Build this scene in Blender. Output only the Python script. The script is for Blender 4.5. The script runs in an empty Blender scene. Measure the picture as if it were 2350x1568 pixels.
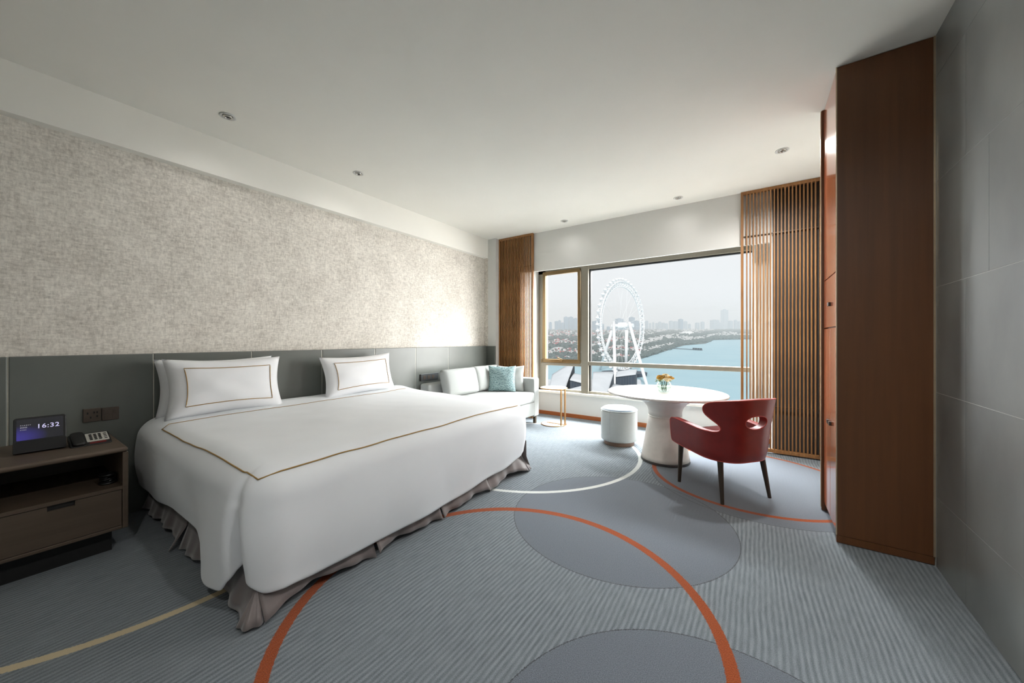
import bpy, bmesh, math, random
from mathutils import Vector, Matrix, noise
from mathutils.geometry import delaunay_2d_cdt

random.seed(7)
S = bpy.context.scene
COL = S.collection
PI = math.pi

# ------------------------------------------------------------------ camera
CAM_H, ROOM_H = 1.13, 2.65
FPX, YAW, CXP, HOR = 820.0, math.radians(34.3), 1175.0, 780.0
cam = bpy.data.cameras.new('camera')
cam.sensor_width = 36.0
cam.lens = 36.0 * FPX / 2350.0
cam.shift_y = -(784.0 - HOR) / 2350.0
cam.clip_start, cam.clip_end = 0.05, 30000
camo = bpy.data.objects.new('camera', cam)
COL.objects.link(camo)
camo.location = (0, 0, CAM_H)
camo.rotation_euler = (PI / 2, 0, YAW)
S.camera = camo

# ------------------------------------------------------------------ view
S.view_settings.view_transform = 'Standard'
S.view_settings.look = 'None'
S.view_settings.gamma = 1.0
S.view_settings.use_curve_mapping = False
S.view_settings.exposure = 0.85

# ------------------------------------------------------------------ world / daylight
W = bpy.data.worlds.new('hazy_sky')
S.world = W
W.use_nodes = True
bg = W.node_tree.nodes['Background']
bg.inputs['Color'].default_value = (0.82, 0.84, 0.86, 1)
bg.inputs['Strength'].default_value = 0.595

sun = bpy.data.lights.new('hazy_sun', 'SUN')
sun.energy = 1.36
sun.angle = math.radians(6)
sun.color = (1.0, 0.98, 0.95)
suno = bpy.data.objects.new('hazy_sun', sun)
COL.objects.link(suno)
suno.location = (-1.5, -9, 8)
suno.rotation_euler = (Vector((-0.35, 1.0, -0.75)).normalized()).to_track_quat('-Z', 'Y').to_euler()

# large area lamps added out of view beyond the window to strengthen the daylight
def daylight(name, loc, aim, w, h, energy, colour):
    d = bpy.data.lights.new(name, 'AREA')
    d.shape = 'RECTANGLE'
    d.size, d.size_y = w, h
    d.energy = energy
    d.color = colour
    ob = bpy.data.objects.new(name, d)
    COL.objects.link(ob)
    ob.location = loc
    ob.rotation_euler = (Vector(aim) - Vector(loc)).to_track_quat('-Z', 'Z').to_euler()
    return d


day = daylight('sky_fill_lamp', (-1.33, 6.3, 5.1), (-1.33, 0.0, 5.1), 14.0, 4.75, 9000.0, (0.94, 0.975, 1.0))
glow = daylight('side_fill_lamp', (4.3, 8.5, 1.6), (-2.2, 2.9, 1.3), 6.6, 6.0, 1380.0, (1.0, 0.99, 0.97))  # added lamp that brightens the papered wall from the right
daylight('far_side_fill_lamp', (-9.5, 9.6, 1.8), (0.6, 2.3, 1.3), 5.5, 5.0, 1700.0, (0.96, 0.985, 1.0))  # added lamp that brightens the tiled wall from the left

portal = bpy.data.lights.new('window_portal', 'AREA')
portal.shape = 'RECTANGLE'
portal.size, portal.size_y = 2.95, 1.95
portal.cycles.is_portal = True
po = bpy.data.objects.new('window_portal', portal)
COL.objects.link(po)
po.location = (-1.33, 4.95, 1.30)
po.rotation_euler = (PI / 2, 0, 0)
po.rotation_euler = Vector((0, -1, 0)).to_track_quat('-Z', 'Z').to_euler()


# ------------------------------------------------------------------ colour / materials
def lin(c):
    return tuple((x / 255 / 12.92 if x / 255 <= 0.04045 else ((x / 255 + 0.055) / 1.055) ** 2.4) for x in c)


MATS = {}


def mat(name, col, rough=0.6, metal=0.0, var=0.06, vscale=30.0, stretch=(1, 1, 1), bump=0.0, bscale=200.0,
        spec=0.5, sheen=0.0, coat=0.0, col2=None, emit=None, estr=0.0, detail=4.0, ramp=(0.3, 0.7)):
    """principled material whose colour is a noise-driven blend of two near tones, with fine relief"""
    m = bpy.data.materials.new(name)
    m.use_nodes = True
    nt = m.node_tree
    p = nt.nodes['Principled BSDF']
    c = lin(col)
    c2 = lin(col2) if col2 else tuple(x * (1 - var * 2) for x in c)
    tc = nt.nodes.new('ShaderNodeTexCoord')
    mp = nt.nodes.new('ShaderNodeMapping')
    mp.inputs['Scale'].default_value = stretch
    nt.links.new(tc.outputs['Object'], mp.inputs['Vector'])
    nz = nt.nodes.new('ShaderNodeTexNoise')
    nz.inputs['Scale'].default_value = vscale
    nz.inputs['Detail'].default_value = detail
    nt.links.new(mp.outputs['Vector'], nz.inputs['Vector'])
    rp = nt.nodes.new('ShaderNodeValToRGB')
    rp.color_ramp.elements[0].position, rp.color_ramp.elements[1].position = ramp
    rp.color_ramp.elements[0].color = (*c2, 1)
    rp.color_ramp.elements[1].color = (*c, 1)
    nt.links.new(nz.outputs['Fac'], rp.inputs['Fac'])
    nt.links.new(rp.outputs['Color'], p.inputs['Base Color'])
    p.inputs['Roughness'].default_value = rough
    p.inputs['Metallic'].default_value = metal
    p.inputs['Specular IOR Level'].default_value = spec
    if sheen:
        p.inputs['Sheen Weight'].default_value = sheen
    if coat:
        p.inputs['Coat Weight'].default_value = coat
        p.inputs['Coat Roughness'].default_value = 0.08
    if emit:
        p.inputs['Emission Color'].default_value = (*lin(emit), 1)
        p.inputs['Emission Strength'].default_value = estr
    if bump:
        n2 = nt.nodes.new('ShaderNodeTexNoise')
        n2.inputs['Scale'].default_value = bscale
        n2.inputs['Detail'].default_value = 3
        nt.links.new(mp.outputs['Vector'], n2.inputs['Vector'])
        b = nt.nodes.new('ShaderNodeBump')
        b.inputs['Strength'].default_value = bump
        b.inputs['Distance'].default_value = 0.002
        nt.links.new(n2.outputs['Fac'], b.inputs['Height'])
        nt.links.new(b.outputs['Normal'], p.inputs['Normal'])
    MATS[name] = m
    return m


def glass_mat(name, tint=(0.97, 0.985, 0.98), refl=0.06, rough=0.02):
    m = bpy.data.materials.new(name)
    m.use_nodes = True
    nt = m.node_tree
    nt.nodes.remove(nt.nodes['Principled BSDF'])
    out = nt.nodes['Material Output']
    t = nt.nodes.new('ShaderNodeBsdfTransparent')
    t.inputs['Color'].default_value = (*tint, 1)
    g = nt.nodes.new('ShaderNodeBsdfGlossy')
    g.inputs['Roughness'].default_value = rough
    lw = nt.nodes.new('ShaderNodeLayerWeight')
    lw.inputs['Blend'].default_value = 0.35
    mm = nt.nodes.new('ShaderNodeMath')
    mm.operation = 'MULTIPLY'
    mm.inputs[1].default_value = refl * 4
    nt.links.new(lw.outputs['Facing'], mm.inputs[0])
    mx = nt.nodes.new('ShaderNodeMixShader')
    nt.links.new(mm.outputs[0], mx.inputs['Fac'])
    nt.links.new(t.outputs[0], mx.inputs[1])
    nt.links.new(g.outputs[0], mx.inputs[2])
    nt.links.new(mx.outputs[0], out.inputs['Surface'])
    return m


M_ceil = mat('painted_ceiling', (240, 238, 230), 0.9, var=0.01, vscale=3)
M_white = mat('white_wall_paint', (212, 212, 208), 0.85, var=0.01, vscale=3)
M_head = mat('headboard_leather', (102, 106, 101), 0.32, var=0.03, vscale=8, bump=0.15, bscale=500)
M_groove = mat('panel_joint_metal', (196, 194, 182), 0.4, metal=0.4)
M_wood = mat('teak_slat_wood', (158, 110, 62), 0.5, var=0.2, vscale=6, stretch=(12, 12, 0.8), bump=0.1)
M_wood_dark = mat('walnut_veneer', (104, 64, 34), 0.42, var=0.12, vscale=4, stretch=(10, 10, 0.35), bump=0.08, bscale=120)
M_door = mat('cherry_lacquer', (180, 96, 60), 0.16, var=0.1, vscale=4, stretch=(8, 8, 0.4), coat=0.6)
M_trim_metal = mat('champagne_trim', (196, 178, 150), 0.35, metal=0.7)
M_frame = mat('champagne_window_frame', (132, 127, 114), 0.42, metal=0.25, var=0.03)
M_sash = mat('bronze_sash', (118, 96, 62), 0.38, metal=0.45, var=0.05)
M_gasket = mat('black_gasket', (22, 22, 22), 0.6)
M_duvet = mat('white_cotton_duvet', (232, 235, 238), 0.85, var=0.012, vscale=6, bump=0.12, bscale=900, sheen=0.2)
M_pillow = mat('white_cotton_pillowcase', (238, 239, 241), 0.85, var=0.01, vscale=8, bump=0.15, bscale=700, sheen=0.2)
M_gold = mat('gold_embroidery', (168, 134, 76), 0.5, metal=0.2, var=0.1, vscale=300)
M_skirt = mat('taupe_satin', (116, 107, 105), 0.33, var=0.06, vscale=25, sheen=0.4, bump=0.1, bscale=400)
M_mattress = mat('mattress_ticking', (225, 222, 216), 0.9)
M_night = mat('taupe_oak_veneer', (90, 76, 63), 0.5, var=0.1, vscale=5, stretch=(8, 0.6, 8), bump=0.08)
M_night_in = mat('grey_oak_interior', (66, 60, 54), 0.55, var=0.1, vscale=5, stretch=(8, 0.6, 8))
M_black = mat('black_plastic', (20, 20, 20), 0.35, var=0.05)
M_black_rough = mat('black_fabric_mesh', (24, 24, 25), 0.75, bump=0.4, bscale=1500)
M_keys = mat('silver_keypad', (190, 188, 180), 0.4, var=0.05)
M_red_plastic = mat('dark_red_label', (110, 24, 24), 0.4)
M_sofa = mat('light_grey_linen', (162, 165, 162), 0.9, var=0.04, vscale=250, bump=0.3, bscale=900, sheen=0.2)
M_sofa_leg = mat('smoked_bronze', (92, 80, 66), 0.4, metal=0.5)
M_brass = mat('brushed_brass', (184, 142, 96), 0.3, metal=0.8, var=0.05)
M_marble = mat('pale_marble', (206, 208, 208), 0.15, var=0.08, vscale=7, stretch=(1, 3, 1), coat=0.3)
M_stool = mat('grey_vinyl', (186, 190, 188), 0.55, var=0.02, bump=0.1)
M_stool_top = mat('pale_blue_grey_vinyl', (176, 190, 204), 0.4, var=0.02)
M_stool_base = mat('brown_plinth_wood', (122, 96, 80), 0.45, var=0.1, stretch=(1, 1, 8))
M_table_top = mat('warm_white_stone', (218, 214, 208), 0.13, var=0.03, vscale=5, coat=0.2)
M_table_body = mat('ivory_lacquer', (230, 225, 218), 0.45, var=0.02)
M_table_low = mat('ivory_leather_wrap', (232, 225, 216), 0.6, var=0.03, bump=0.15, bscale=500)
M_ring_metal = mat('dark_metal_ring', (92, 90, 88), 0.4, metal=0.6)
M_chair = mat('oxblood_leather', (124, 26, 21), 0.45, var=0.1, vscale=14, bump=0.15, bscale=350, coat=0.1)
M_chair_pipe = mat('oxblood_piping', (168, 52, 42), 0.45)
M_chair_leg = mat('dark_bronze_leg', (62, 52, 42), 0.4, metal=0.3, var=0.06)
M_baseboard = mat('cherry_skirting', (166, 92, 42), 0.4, var=0.1, stretch=(0.6, 8, 8))
M_curtain = mat('cream_curtain', (208, 205, 198), 0.9, var=0.03, vscale=60, stretch=(6, 6, 1))
M_dark_curtain = mat('charcoal_backing', (70, 68, 66), 0.9, var=0.05, vscale=60, stretch=(6, 6, 1))
M_sill = mat('white_stone_sill', (224, 222, 214), 0.35, var=0.02)
M_chrome = mat('satin_chrome', (200, 198, 192), 0.2, metal=0.9)
M_socket = mat('bronze_socket_plate', (92, 82, 74), 0.4, metal=0.4)
M_steel = mat('dark_steel_plate', (88, 92, 94), 0.35, metal=0.6, stretch=(1, 8, 1))
M_glass = glass_mat('window_glass', (0.995, 0.998, 0.997), refl=0.008)
M_vase_glass = glass_mat('vase_glass', (0.93, 0.97, 0.95), 0.12)
M_water_in = glass_mat('vase_water', (0.90, 0.95, 0.92), 0.08)
M_leaf = mat('green_leaf', (70, 110, 34), 0.5, var=0.2, vscale=40)
M_petal_y = mat('mustard_petal', (190, 146, 52), 0.6, var=0.15, vscale=60)
M_petal_c = mat('cream_petal', (222, 206, 168), 0.6, var=0.1, vscale=60)
M_stem = mat('dark_green_stem', (50, 76, 40), 0.6)
M_clock_text = mat('clock_digits', (210, 206, 240), 0.5, emit=(196, 190, 232), estr=0.32)
M_clock_small = mat('clock_small_print', (170, 168, 180), 0.5, emit=(150, 148, 160), estr=0.16)


def wallpaper_mat():
    m = bpy.data.materials.new('woven_wallpaper')
    m.use_nodes = True
    nt = m.node_tree
    L = nt.links.new
    p = nt.nodes['Principled BSDF']
    p.inputs['Roughness'].default_value = 0.8
    tc = nt.nodes.new('ShaderNodeTexCoord')

    def nz(scale, stretch, detail=5):
        mp = nt.nodes.new('ShaderNodeMapping')
        mp.inputs['Scale'].default_value = stretch
        L(tc.outputs['Object'], mp.inputs['Vector'])
        n = nt.nodes.new('ShaderNodeTexNoise')
        n.inputs['Scale'].default_value = scale
        n.inputs['Detail'].default_value = detail
        n.inputs['Roughness'].default_value = 0.65
        L(mp.outputs['Vector'], n.inputs['Vector'])
        return n.outputs['Fac']
    a = nz(36, (1, 0.8, 2.8))
    b = nz(36, (1, 2.6, 0.9))
    c = nz(4.0, (1, 1, 1), 3)
    mx = nt.nodes.new('ShaderNodeMath'); mx.operation = 'ADD'
    L(a, mx.inputs[0]); L(b, mx.inputs[1])
    m2 = nt.nodes.new('ShaderNodeMath'); m2.operation = 'MULTIPLY_ADD'
    L(c, m2.inputs[0]); m2.inputs[1].default_value = 0.45
    L(mx.outputs[0], m2.inputs[2])
    rp = nt.nodes.new('ShaderNodeValToRGB')
    e = rp.color_ramp.elements
    e[0].position, e[0].color = 0.36, (*lin((176, 169, 159)), 1)
    e[1].position, e[1].color = 0.60, (*lin((235, 230, 220)), 1)
    m3 = nt.nodes.new('ShaderNodeMath'); m3.operation = 'MULTIPLY'
    L(m2.outputs[0], m3.inputs[0]); m3.inputs[1].default_value = 0.408
    L(m3.outputs[0], rp.inputs['Fac'])
    L(rp.outputs['Color'], p.inputs['Base Color'])
    bp = nt.nodes.new('ShaderNodeBump'); bp.inputs['Strength'].default_value = 0.2
    bp.inputs['Distance'].default_value = 0.003
    L(mx.outputs[0], bp.inputs['Height']); L(bp.outputs['Normal'], p.inputs['Normal'])
    return m


def tile_mat():
    m = mat('grey_stone_tile', (142, 145, 142), 0.33, var=0.0, vscale=2.2, col2=(86, 89, 88), detail=8, bump=0.06, spec=1.0,
            bscale=60, stretch=(1, 1, 0.6), ramp=(0.25, 0.75))
    m.node_tree.nodes['Principled BSDF'].inputs['IOR'].default_value = 1.75
    return m


def carpet_mat():
    m = bpy.data.materials.new('patterned_carpet')
    m.use_nodes = True
    nt = m.node_tree
    L = nt.links.new
    p = nt.nodes['Principled BSDF']
    p.inputs['Roughness'].default_value = 1.0
    p.inputs['Specular IOR Level'].default_value = 0.1
    p.inputs['Sheen Weight'].default_value = 0.15
    tc = nt.nodes.new('ShaderNodeTexCoord')
    sep = nt.nodes.new('ShaderNodeSeparateXYZ')
    L(tc.outputs['Object'], sep.inputs[0])
    X, Y = sep.outputs['X'], sep.outputs['Y']

    def mth(op, a, b=None, c=None, clamp=False):
        n = nt.nodes.new('ShaderNodeMath')
        n.operation = op
        n.use_clamp = clamp
        for i, v in enumerate((a, b, c)):
            if v is None:
                continue
            if isinstance(v, (int, float)):
                n.inputs[i].default_value = v
            else:
                L(v, n.inputs[i])
        return n.outputs[0]

    def nz(scale, stretch, detail=3, rough=0.5):
        mp = nt.nodes.new('ShaderNodeMapping')
        mp.inputs['Scale'].default_value = stretch
        L(tc.outputs['Object'], mp.inputs['Vector'])
        n = nt.nodes.new('ShaderNodeTexNoise')
        n.inputs['Scale'].default_value = scale
        n.inputs['Detail'].default_value = detail
        n.inputs['Roughness'].default_value = rough
        L(mp.outputs['Vector'], n.inputs['Vector'])
        return n.outputs['Fac']

    def dist(cx, cy):
        dx = mth('SUBTRACT', X, cx)
        dy = mth('SUBTRACT', Y, cy)
        return mth('SQRT', mth('ADD', mth('MULTIPLY', dx, dx), mth('MULTIPLY', dy, dy)))

    jit = mth('MULTIPLY', mth('SUBTRACT', nz(160, (1, 1, 1), 2), 0.5), 0.012)

    def disc(cx, cy, r):
        d = mth('SUBTRACT', r, mth('ADD', dist(cx, cy), jit))
        return mth('MULTIPLY', d, 250.0, clamp=True), d

    def ring(cx, cy, r, w):
        d = mth('ABSOLUTE', mth('SUBTRACT', mth('ADD', dist(cx, cy), jit), r))
        return mth('MULTIPLY', mth('SUBTRACT', w / 2, d), 300.0, clamp=True)

    def mix(fac, a, b):
        n = nt.nodes.new('ShaderNodeMix')
        n.data_type = 'RGBA'
        L(fac, n.inputs['Factor'])
        for s, v in (('A', a), ('B', b)):
            k = [i for i in n.inputs if i.name == s and i.type == 'RGBA'][0]
            if isinstance(v, tuple):
                k.default_value = (*lin(v), 1)
            else:
                L(v, k)
        return [o for o in n.outputs if o.type == 'RGBA'][0]

    # wavering stripes that run towards the window
    warp = mth('MULTIPLY', mth('SUBTRACT', nz(2.2, (1, 0.6, 1), 2), 0.5), 0.06)
    warp2 = mth('MULTIPLY', mth('SUBTRACT', nz(30, (1, 0.2, 1), 2), 0.5), 0.004)
    xs = mth('ADD', mth('ADD', X, warp), warp2)
    st = mth('SINE', mth('MULTIPLY', xs, 2 * PI / 0.021))
    strength = nz(3.5, (1.6, 0.8, 1), 3)
    streak = nz(26, (3.2, 0.45, 1), 4, 0.65)
    stn = mth('ADD', mth('MULTIPLY_ADD', st, mth('MULTIPLY', strength, 0.50), 0.5), mth('MULTIPLY', mth('SUBTRACT', streak, 0.5), 1.1), clamp=True)
    pile = nz(300, (1, 1, 1), 2, 0.75)
    stn = mth('ADD', stn, mth('MULTIPLY', mth('SUBTRACT', pile, 0.5), 1.5), clamp=True)
    base = mix(stn, (88, 95, 101), (136, 144, 149))
    # light flecked ground inside the white ring
    plain = mix(mth('MULTIPLY_ADD', mth('SUBTRACT', pile, 0.5), 3.4, 0.5, clamp=True), (83, 89, 97), (119, 126, 134))
    c = base
    edges = None
    for (cx, cy, r) in ((-0.729, 2.271, 0.663), (-0.024, 0.881, 0.652), (-0.02, 3.43, 0.748), (-0.05, 3.531, 0.722)):
        f, d = disc(cx, cy, r)
        c = mix(f, c, plain)
        if r < 0.7 or r > 0.74:
            e = mth('MULTIPLY', mth('SUBTRACT', 0.0032, mth('ABSOLUTE', d)), 500.0, clamp=True)
            edges = e if edges is None else mth('MAXIMUM', edges, e)
    inner, _ = disc(-0.05, 3.531, 0.70)
    edges = mth('MULTIPLY', edges, mth('SUBTRACT', 1.0, inner))
    c = mix(edges, c, (70, 74, 78))
    orange = mix(mth('MULTIPLY_ADD', mth('SUBTRACT', pile, 0.5), 3.0, 0.5, clamp=True), (112, 44, 14), (168, 84, 36))
    c = mix(ring(-1.957, 3.192, 1.093, 0.040), c, (204, 206, 202))
    c = mix(ring(-3.123, 0.59, 1.144, 0.040), c, (196, 180, 146))
    c = mix(ring(-0.901, 1.236, 0.855, 0.048), c, orange)
    c = mix(ring(-0.05, 3.531, 0.722, 0.038), c, orange)
    L(c, p.inputs['Base Color'])
    bp = nt.nodes.new('ShaderNodeBump')
    bp.inputs['Strength'].default_value = 0.5
    bp.inputs['Distance'].default_value = 0.004
    L(mth('ADD', pile, mth('MULTIPLY', stn, 0.5)), bp.inputs['Height'])
    L(bp.outputs['Normal'], p.inputs['Normal'])
    return m


def teal_mat():
    m = bpy.data.materials.new('teal_rippled_weave')
    m.use_nodes = True
    nt = m.node_tree
    L = nt.links.new
    p = nt.nodes['Principled BSDF']
    p.inputs['Roughness'].default_value = 0.6
    tc = nt.nodes.new('ShaderNodeTexCoord')
    w = nt.nodes.new('ShaderNodeTexWave')
    w.bands_direction = 'Z'
    w.inputs['Scale'].default_value = 16
    w.inputs['Distortion'].default_value = 9
    w.inputs['Detail'].default_value = 3
    w.inputs['Detail Scale'].default_value = 2.5
    L(tc.outputs['Object'], w.inputs['Vector'])
    rp = nt.nodes.new('ShaderNodeValToRGB')
    e = rp.color_ramp.elements
    e[0].position, e[0].color = 0.15, (*lin((98, 124, 128)), 1)
    e[1].position, e[1].color = 0.9, (*lin((158, 182, 182)), 1)
    L(w.outputs['Fac'], rp.inputs['Fac'])
    L(rp.outputs['Color'], p.inputs['Base Color'])
    bp = nt.nodes.new('ShaderNodeBump'); bp.inputs['Strength'].default_value = 0.5
    bp.inputs['Distance'].default_value = 0.004
    L(w.outputs['Fac'], bp.inputs['Height']); L(bp.outputs['Normal'], p.inputs['Normal'])
    return m


def clock_screen_mat():
    """screen with a dim glow that turns violet in the lower left corner"""
    m = bpy.data.materials.new('clock_screen')
    m.use_nodes = True
    nt = m.node_tree
    L = nt.links.new
    p = nt.nodes['Principled BSDF']
    p.inputs['Base Color'].default_value = (0.012, 0.012, 0.014, 1)
    p.inputs['Roughness'].default_value = 0.2
    tc = nt.nodes.new('ShaderNodeTexCoord')
    g = nt.nodes.new('ShaderNodeVectorMath'); g.operation = 'DISTANCE'
    L(tc.outputs['Generated'], g.inputs[0])
    g.inputs[1].default_value = (0.5, 0.0, 0.0)
    rp = nt.nodes.new('ShaderNodeValToRGB')
    e = rp.color_ramp.elements
    e[0].position, e[0].color = 0.05, (*lin((70, 62, 160)), 1)
    e[1].position, e[1].color = 0.75, (*lin((34, 34, 38)), 1)
    L(g.outputs['Value'], rp.inputs['Fac'])
    L(rp.outputs['Color'], p.inputs['Emission Color'])
    p.inputs['Emission Strength'].default_value = 0.45
    return m


M_paper = wallpaper_mat()
M_tile = tile_mat()
M_carpet = carpet_mat()
M_teal = teal_mat()
M_clock_screen = clock_screen_mat()

# ------------------------------------------------------------------ mesh helpers
ORG = {}


class MB:
    def __init__(self):
        self.v, self.f = [], []

    def add(self, vs, fs):
        o = len(self.v)
        self.v += [Vector(p) for p in vs]
        self.f += [tuple(i + o for i in f) for f in fs]
        return self

    def box(self, a, b, rz=0.0, piv=None):
        x0, x1 = sorted((a[0], b[0])); y0, y1 = sorted((a[1], b[1])); z0, z1 = sorted((a[2], b[2]))
        vs = [Vector(p) for p in ((x0, y0, z0), (x1, y0, z0), (x1, y1, z0), (x0, y1, z0),
                                  (x0, y0, z1), (x1, y0, z1), (x1, y1, z1), (x0, y1, z1))]
        if rz:
            c = Vector(piv) if piv else Vector(((x0 + x1) / 2, (y0 + y1) / 2, 0))
            R = Matrix.Rotation(rz, 3, 'Z')
            vs = [R @ (p - c) + c for p in vs]
        return self.add(vs, [(0, 3, 2, 1), (4, 5, 6, 7), (0, 1, 5, 4), (1, 2, 6, 5), (2, 3, 7, 6), (3, 0, 4, 7)])

    def bar(self, p0, p1, r0, r1=None, n=10, cap=True):
        p0, p1 = Vector(p0), Vector(p1)
        r1 = r0 if r1 is None else r1
        d = (p1 - p0).normalized()
        u = d.orthogonal().normalized()
        w = d.cross(u)
        vs = []
        for p, r in ((p0, r0), (p1, r1)):
            for i in range(n):
                a = 2 * PI * i / n
                vs.append(p + (u * math.cos(a) + w * math.sin(a)) * r)
        fs = [(i, (i + 1) % n, n + (i + 1) % n, n + i) for i in range(n)]
        if cap:
            fs += [tuple(range(n - 1, -1, -1)), tuple(range(n, 2 * n))]
        return self.add(vs, fs)

    def lathe(self, prof, c=(0, 0, 0), n=40):
        c = Vector(c)
        vs, fs = [], []
        for (r, z) in prof:
            for i in range(n):
                a = 2 * PI * i / n
                vs.append(c + Vector((r * math.cos(a), r * math.sin(a), z)))
        for k in range(len(prof) - 1):
            for i in range(n):
                j = (i + 1) % n
                fs.append((k * n + i, k * n + j, (k + 1) * n + j, (k + 1) * n + i))
        if prof[0][0] > 1e-4:
            fs.append(tuple(range(n - 1, -1, -1)))
        if prof[-1][0] > 1e-4:
            b = (len(prof) - 1) * n
            fs.append(tuple(range(b, b + n)))
        return self.add(vs, fs)

    def tube(self, pts, r, n=6, closed=False, flat=None):
        pts = [Vector(p) for p in pts]
        m = len(pts)
        vs, fs = [], []
        u = None
        for i, p in enumerate(pts):
            a = pts[(i - 1) % m] if (closed or i > 0) else p
            b = pts[(i + 1) % m] if (closed or i < m - 1) else p
            d = (b - a).normalized()
            if u is None:
                u = d.orthogonal().normalized()
            u = (u - d * u.dot(d)).normalized()
            w = d.cross(u)
            for k in range(n):
                t = 2 * PI * k / n
                vs.append(p + (u * math.cos(t) + w * math.sin(t)) * r)
        for i in range(m if closed else m - 1):
            j = (i + 1) % m
            for k in range(n):
                l = (k + 1) % n
                fs.append((i * n + k, i * n + l, j * n + l, j * n + k))
        if not closed:
            fs.append(tuple(range(n - 1, -1, -1)))
            fs.append(tuple(range((m - 1) * n, m * n)))
        return self.add(vs, fs)

    def grid(self, fn, nu, nv, closed_u=False):
        vs = [fn(i / (nu if closed_u else nu - 1), j / (nv - 1)) for j in range(nv) for i in range(nu)]
        fs = []
        for j in range(nv - 1):
            for i in range(nu if closed_u else nu - 1):
                k = (i + 1) % nu
                fs.append((j * nu + i, j * nu + k, (j + 1) * nu + k, (j + 1) * nu + i))
        return self.add(vs, fs)

    def ico(self, c, r, sub=1, sq=(1, 1, 1), jit=0.0):
        bm = bmesh.new()
        bmesh.ops.create_icosphere(bm, subdivisions=sub, radius=1.0)
        bm.verts.ensure_lookup_table()
        vs = []
        for v in bm.verts:
            k = r * (1 + random.uniform(-jit, jit))
            vs.append(Vector(c) + Vector((v.co.x * sq[0], v.co.y * sq[1], v.co.z * sq[2])) * k)
        fs = [tuple(v.index for v in f.verts) for f in bm.faces]
        bm.free()
        return self.add(vs, fs)

    def build(self, name, m, parent=None, smooth=False, bevel=0.0, bseg=2, local=False, base=True):
        me = bpy.data.meshes.new(name)
        ob = bpy.data.objects.new(name, me)
        COL.objects.link(ob)
        if parent is not None:
            org = Vector((0, 0, 0)) if local else ORG[parent.name]
            ob.parent = parent
            ORG[ob.name] = org
        elif local or not base:
            org = Vector((0, 0, 0))
            ORG[ob.name] = org
        else:
            lo = [min(p[i] for p in self.v) for i in range(3)]
            hi = [max(p[i] for p in self.v) for i in range(3)]
            org = Vector(((lo[0] + hi[0]) / 2, (lo[1] + hi[1]) / 2, lo[2]))
            ob.location = org
            ORG[ob.name] = org
        me.from_pydata([tuple(p - org) for p in self.v], [], self.f)
        me.materials.append(m)
        bm = bmesh.new()
        bm.from_mesh(me)
        bmesh.ops.remove_doubles(bm, verts=bm.verts, dist=1e-6)
        bmesh.ops.recalc_face_normals(bm, faces=bm.faces)
        bm.to_mesh(me)
        bm.free()
        if smooth:
            for q in me.polygons:
                q.use_smooth = True
        if bevel:
            md = ob.modifiers.new('edge_round', 'BEVEL')
            md.width, md.segments, md.limit_method, md.angle_limit = bevel, bseg, 'ANGLE', math.radians(40)
            for q in me.polygons:
                q.use_smooth = True
            md.harden_normals = True
        return ob


def tag(o, label, cat, group=None, kind=None):
    if label:
        o['label'] = label
    if cat:
        o['category'] = cat
    if group:
        o['group'] = group
    if kind:
        o['kind'] = kind
    return o


def struct(o, label=None):
    o['kind'] = 'structure'
    if label:
        o['label'] = label
    return o


def thing(name, loc, label, cat, group=None, rz=0.0):
    e = bpy.data.objects.new(name, None)
    COL.objects.link(e)
    e.location = loc
    e.rotation_euler = (0, 0, rz)
    e.empty_display_size = 0.05
    ORG[e.name] = Vector(loc)
    return tag(e, label, cat, group)


def copy_part(o, parent, off=(0, 0, 0)):
    c = o.copy()
    COL.objects.link(c)
    c.parent = parent
    c.location = o.location + Vector(off)
    ORG[c.name] = ORG[o.name]
    return c


def copy_thing(root, loc, label, rz=None):
    r = root.copy()
    COL.objects.link(r)
    r.location = loc
    if rz is not None:
        r.rotation_euler = (0, 0, rz)
    r['label'] = label
    for ch in list(root.children):
        c = ch.copy()
        COL.objects.link(c)
        c.parent = r
        for g in ch.children:
            d = g.copy()
            COL.objects.link(d)
            d.parent = c
    return r


def text_mesh(body, size, mtx, name, m, parent, thick=0.0006):
    cu = bpy.data.curves.new(name, 'FONT')
    cu.body = body
    cu.size = size
    cu.align_x = 'CENTER'
    cu.align_y = 'CENTER'
    cu.extrude = thick
    cu.offset = size * 0.012
    cu.space_character = 1.12
    to = bpy.data.objects.new(name + '_tmp', cu)
    COL.objects.link(to)
    dg = bpy.context.evaluated_depsgraph_get()
    me = bpy.data.meshes.new_from_object(to.evaluated_get(dg))
    bpy.data.objects.remove(to)
    bpy.data.curves.remove(cu)
    me.materials.clear()
    me.materials.append(m)
    me.transform(Matrix.Translation(-ORG[parent.name]) @ mtx)
    ob = bpy.data.objects.new(name, me)
    COL.objects.link(ob)
    ob.parent = parent
    ORG[ob.name] = ORG[parent.name]
    return ob


# ================================================================== ROOM SHELL
XL = -3.43      # papered wall
XH = -3.36      # headboard face, soffit face
YN = 4.28       # pier at the end of the papered wall
YB = -1.3       # wall behind the camera
SOF = 2.37      # underside of the soffit along the papered wall

# floor, ceiling
o = struct(MB().box((-3.6, YB, -0.08), (1.1, 4.95, 0.0)).build('floor', M_carpet, base=False))
o = struct(MB().box((-3.6, YB, ROOM_H), (1.1, 5.0, ROOM_H + 0.1)).build('ceiling', M_ceil))
# left papered wall
struct(MB().box((-3.6, YB, 0), (XL, YN + 0.4, ROOM_H)).build('wall_left', M_paper, base=False))
struct(MB().box((XL, YB, SOF), (XH, YN, ROOM_H)).build('trim_1', M_ceil),
       'white soffit running along the top of the papered wall')
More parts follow.
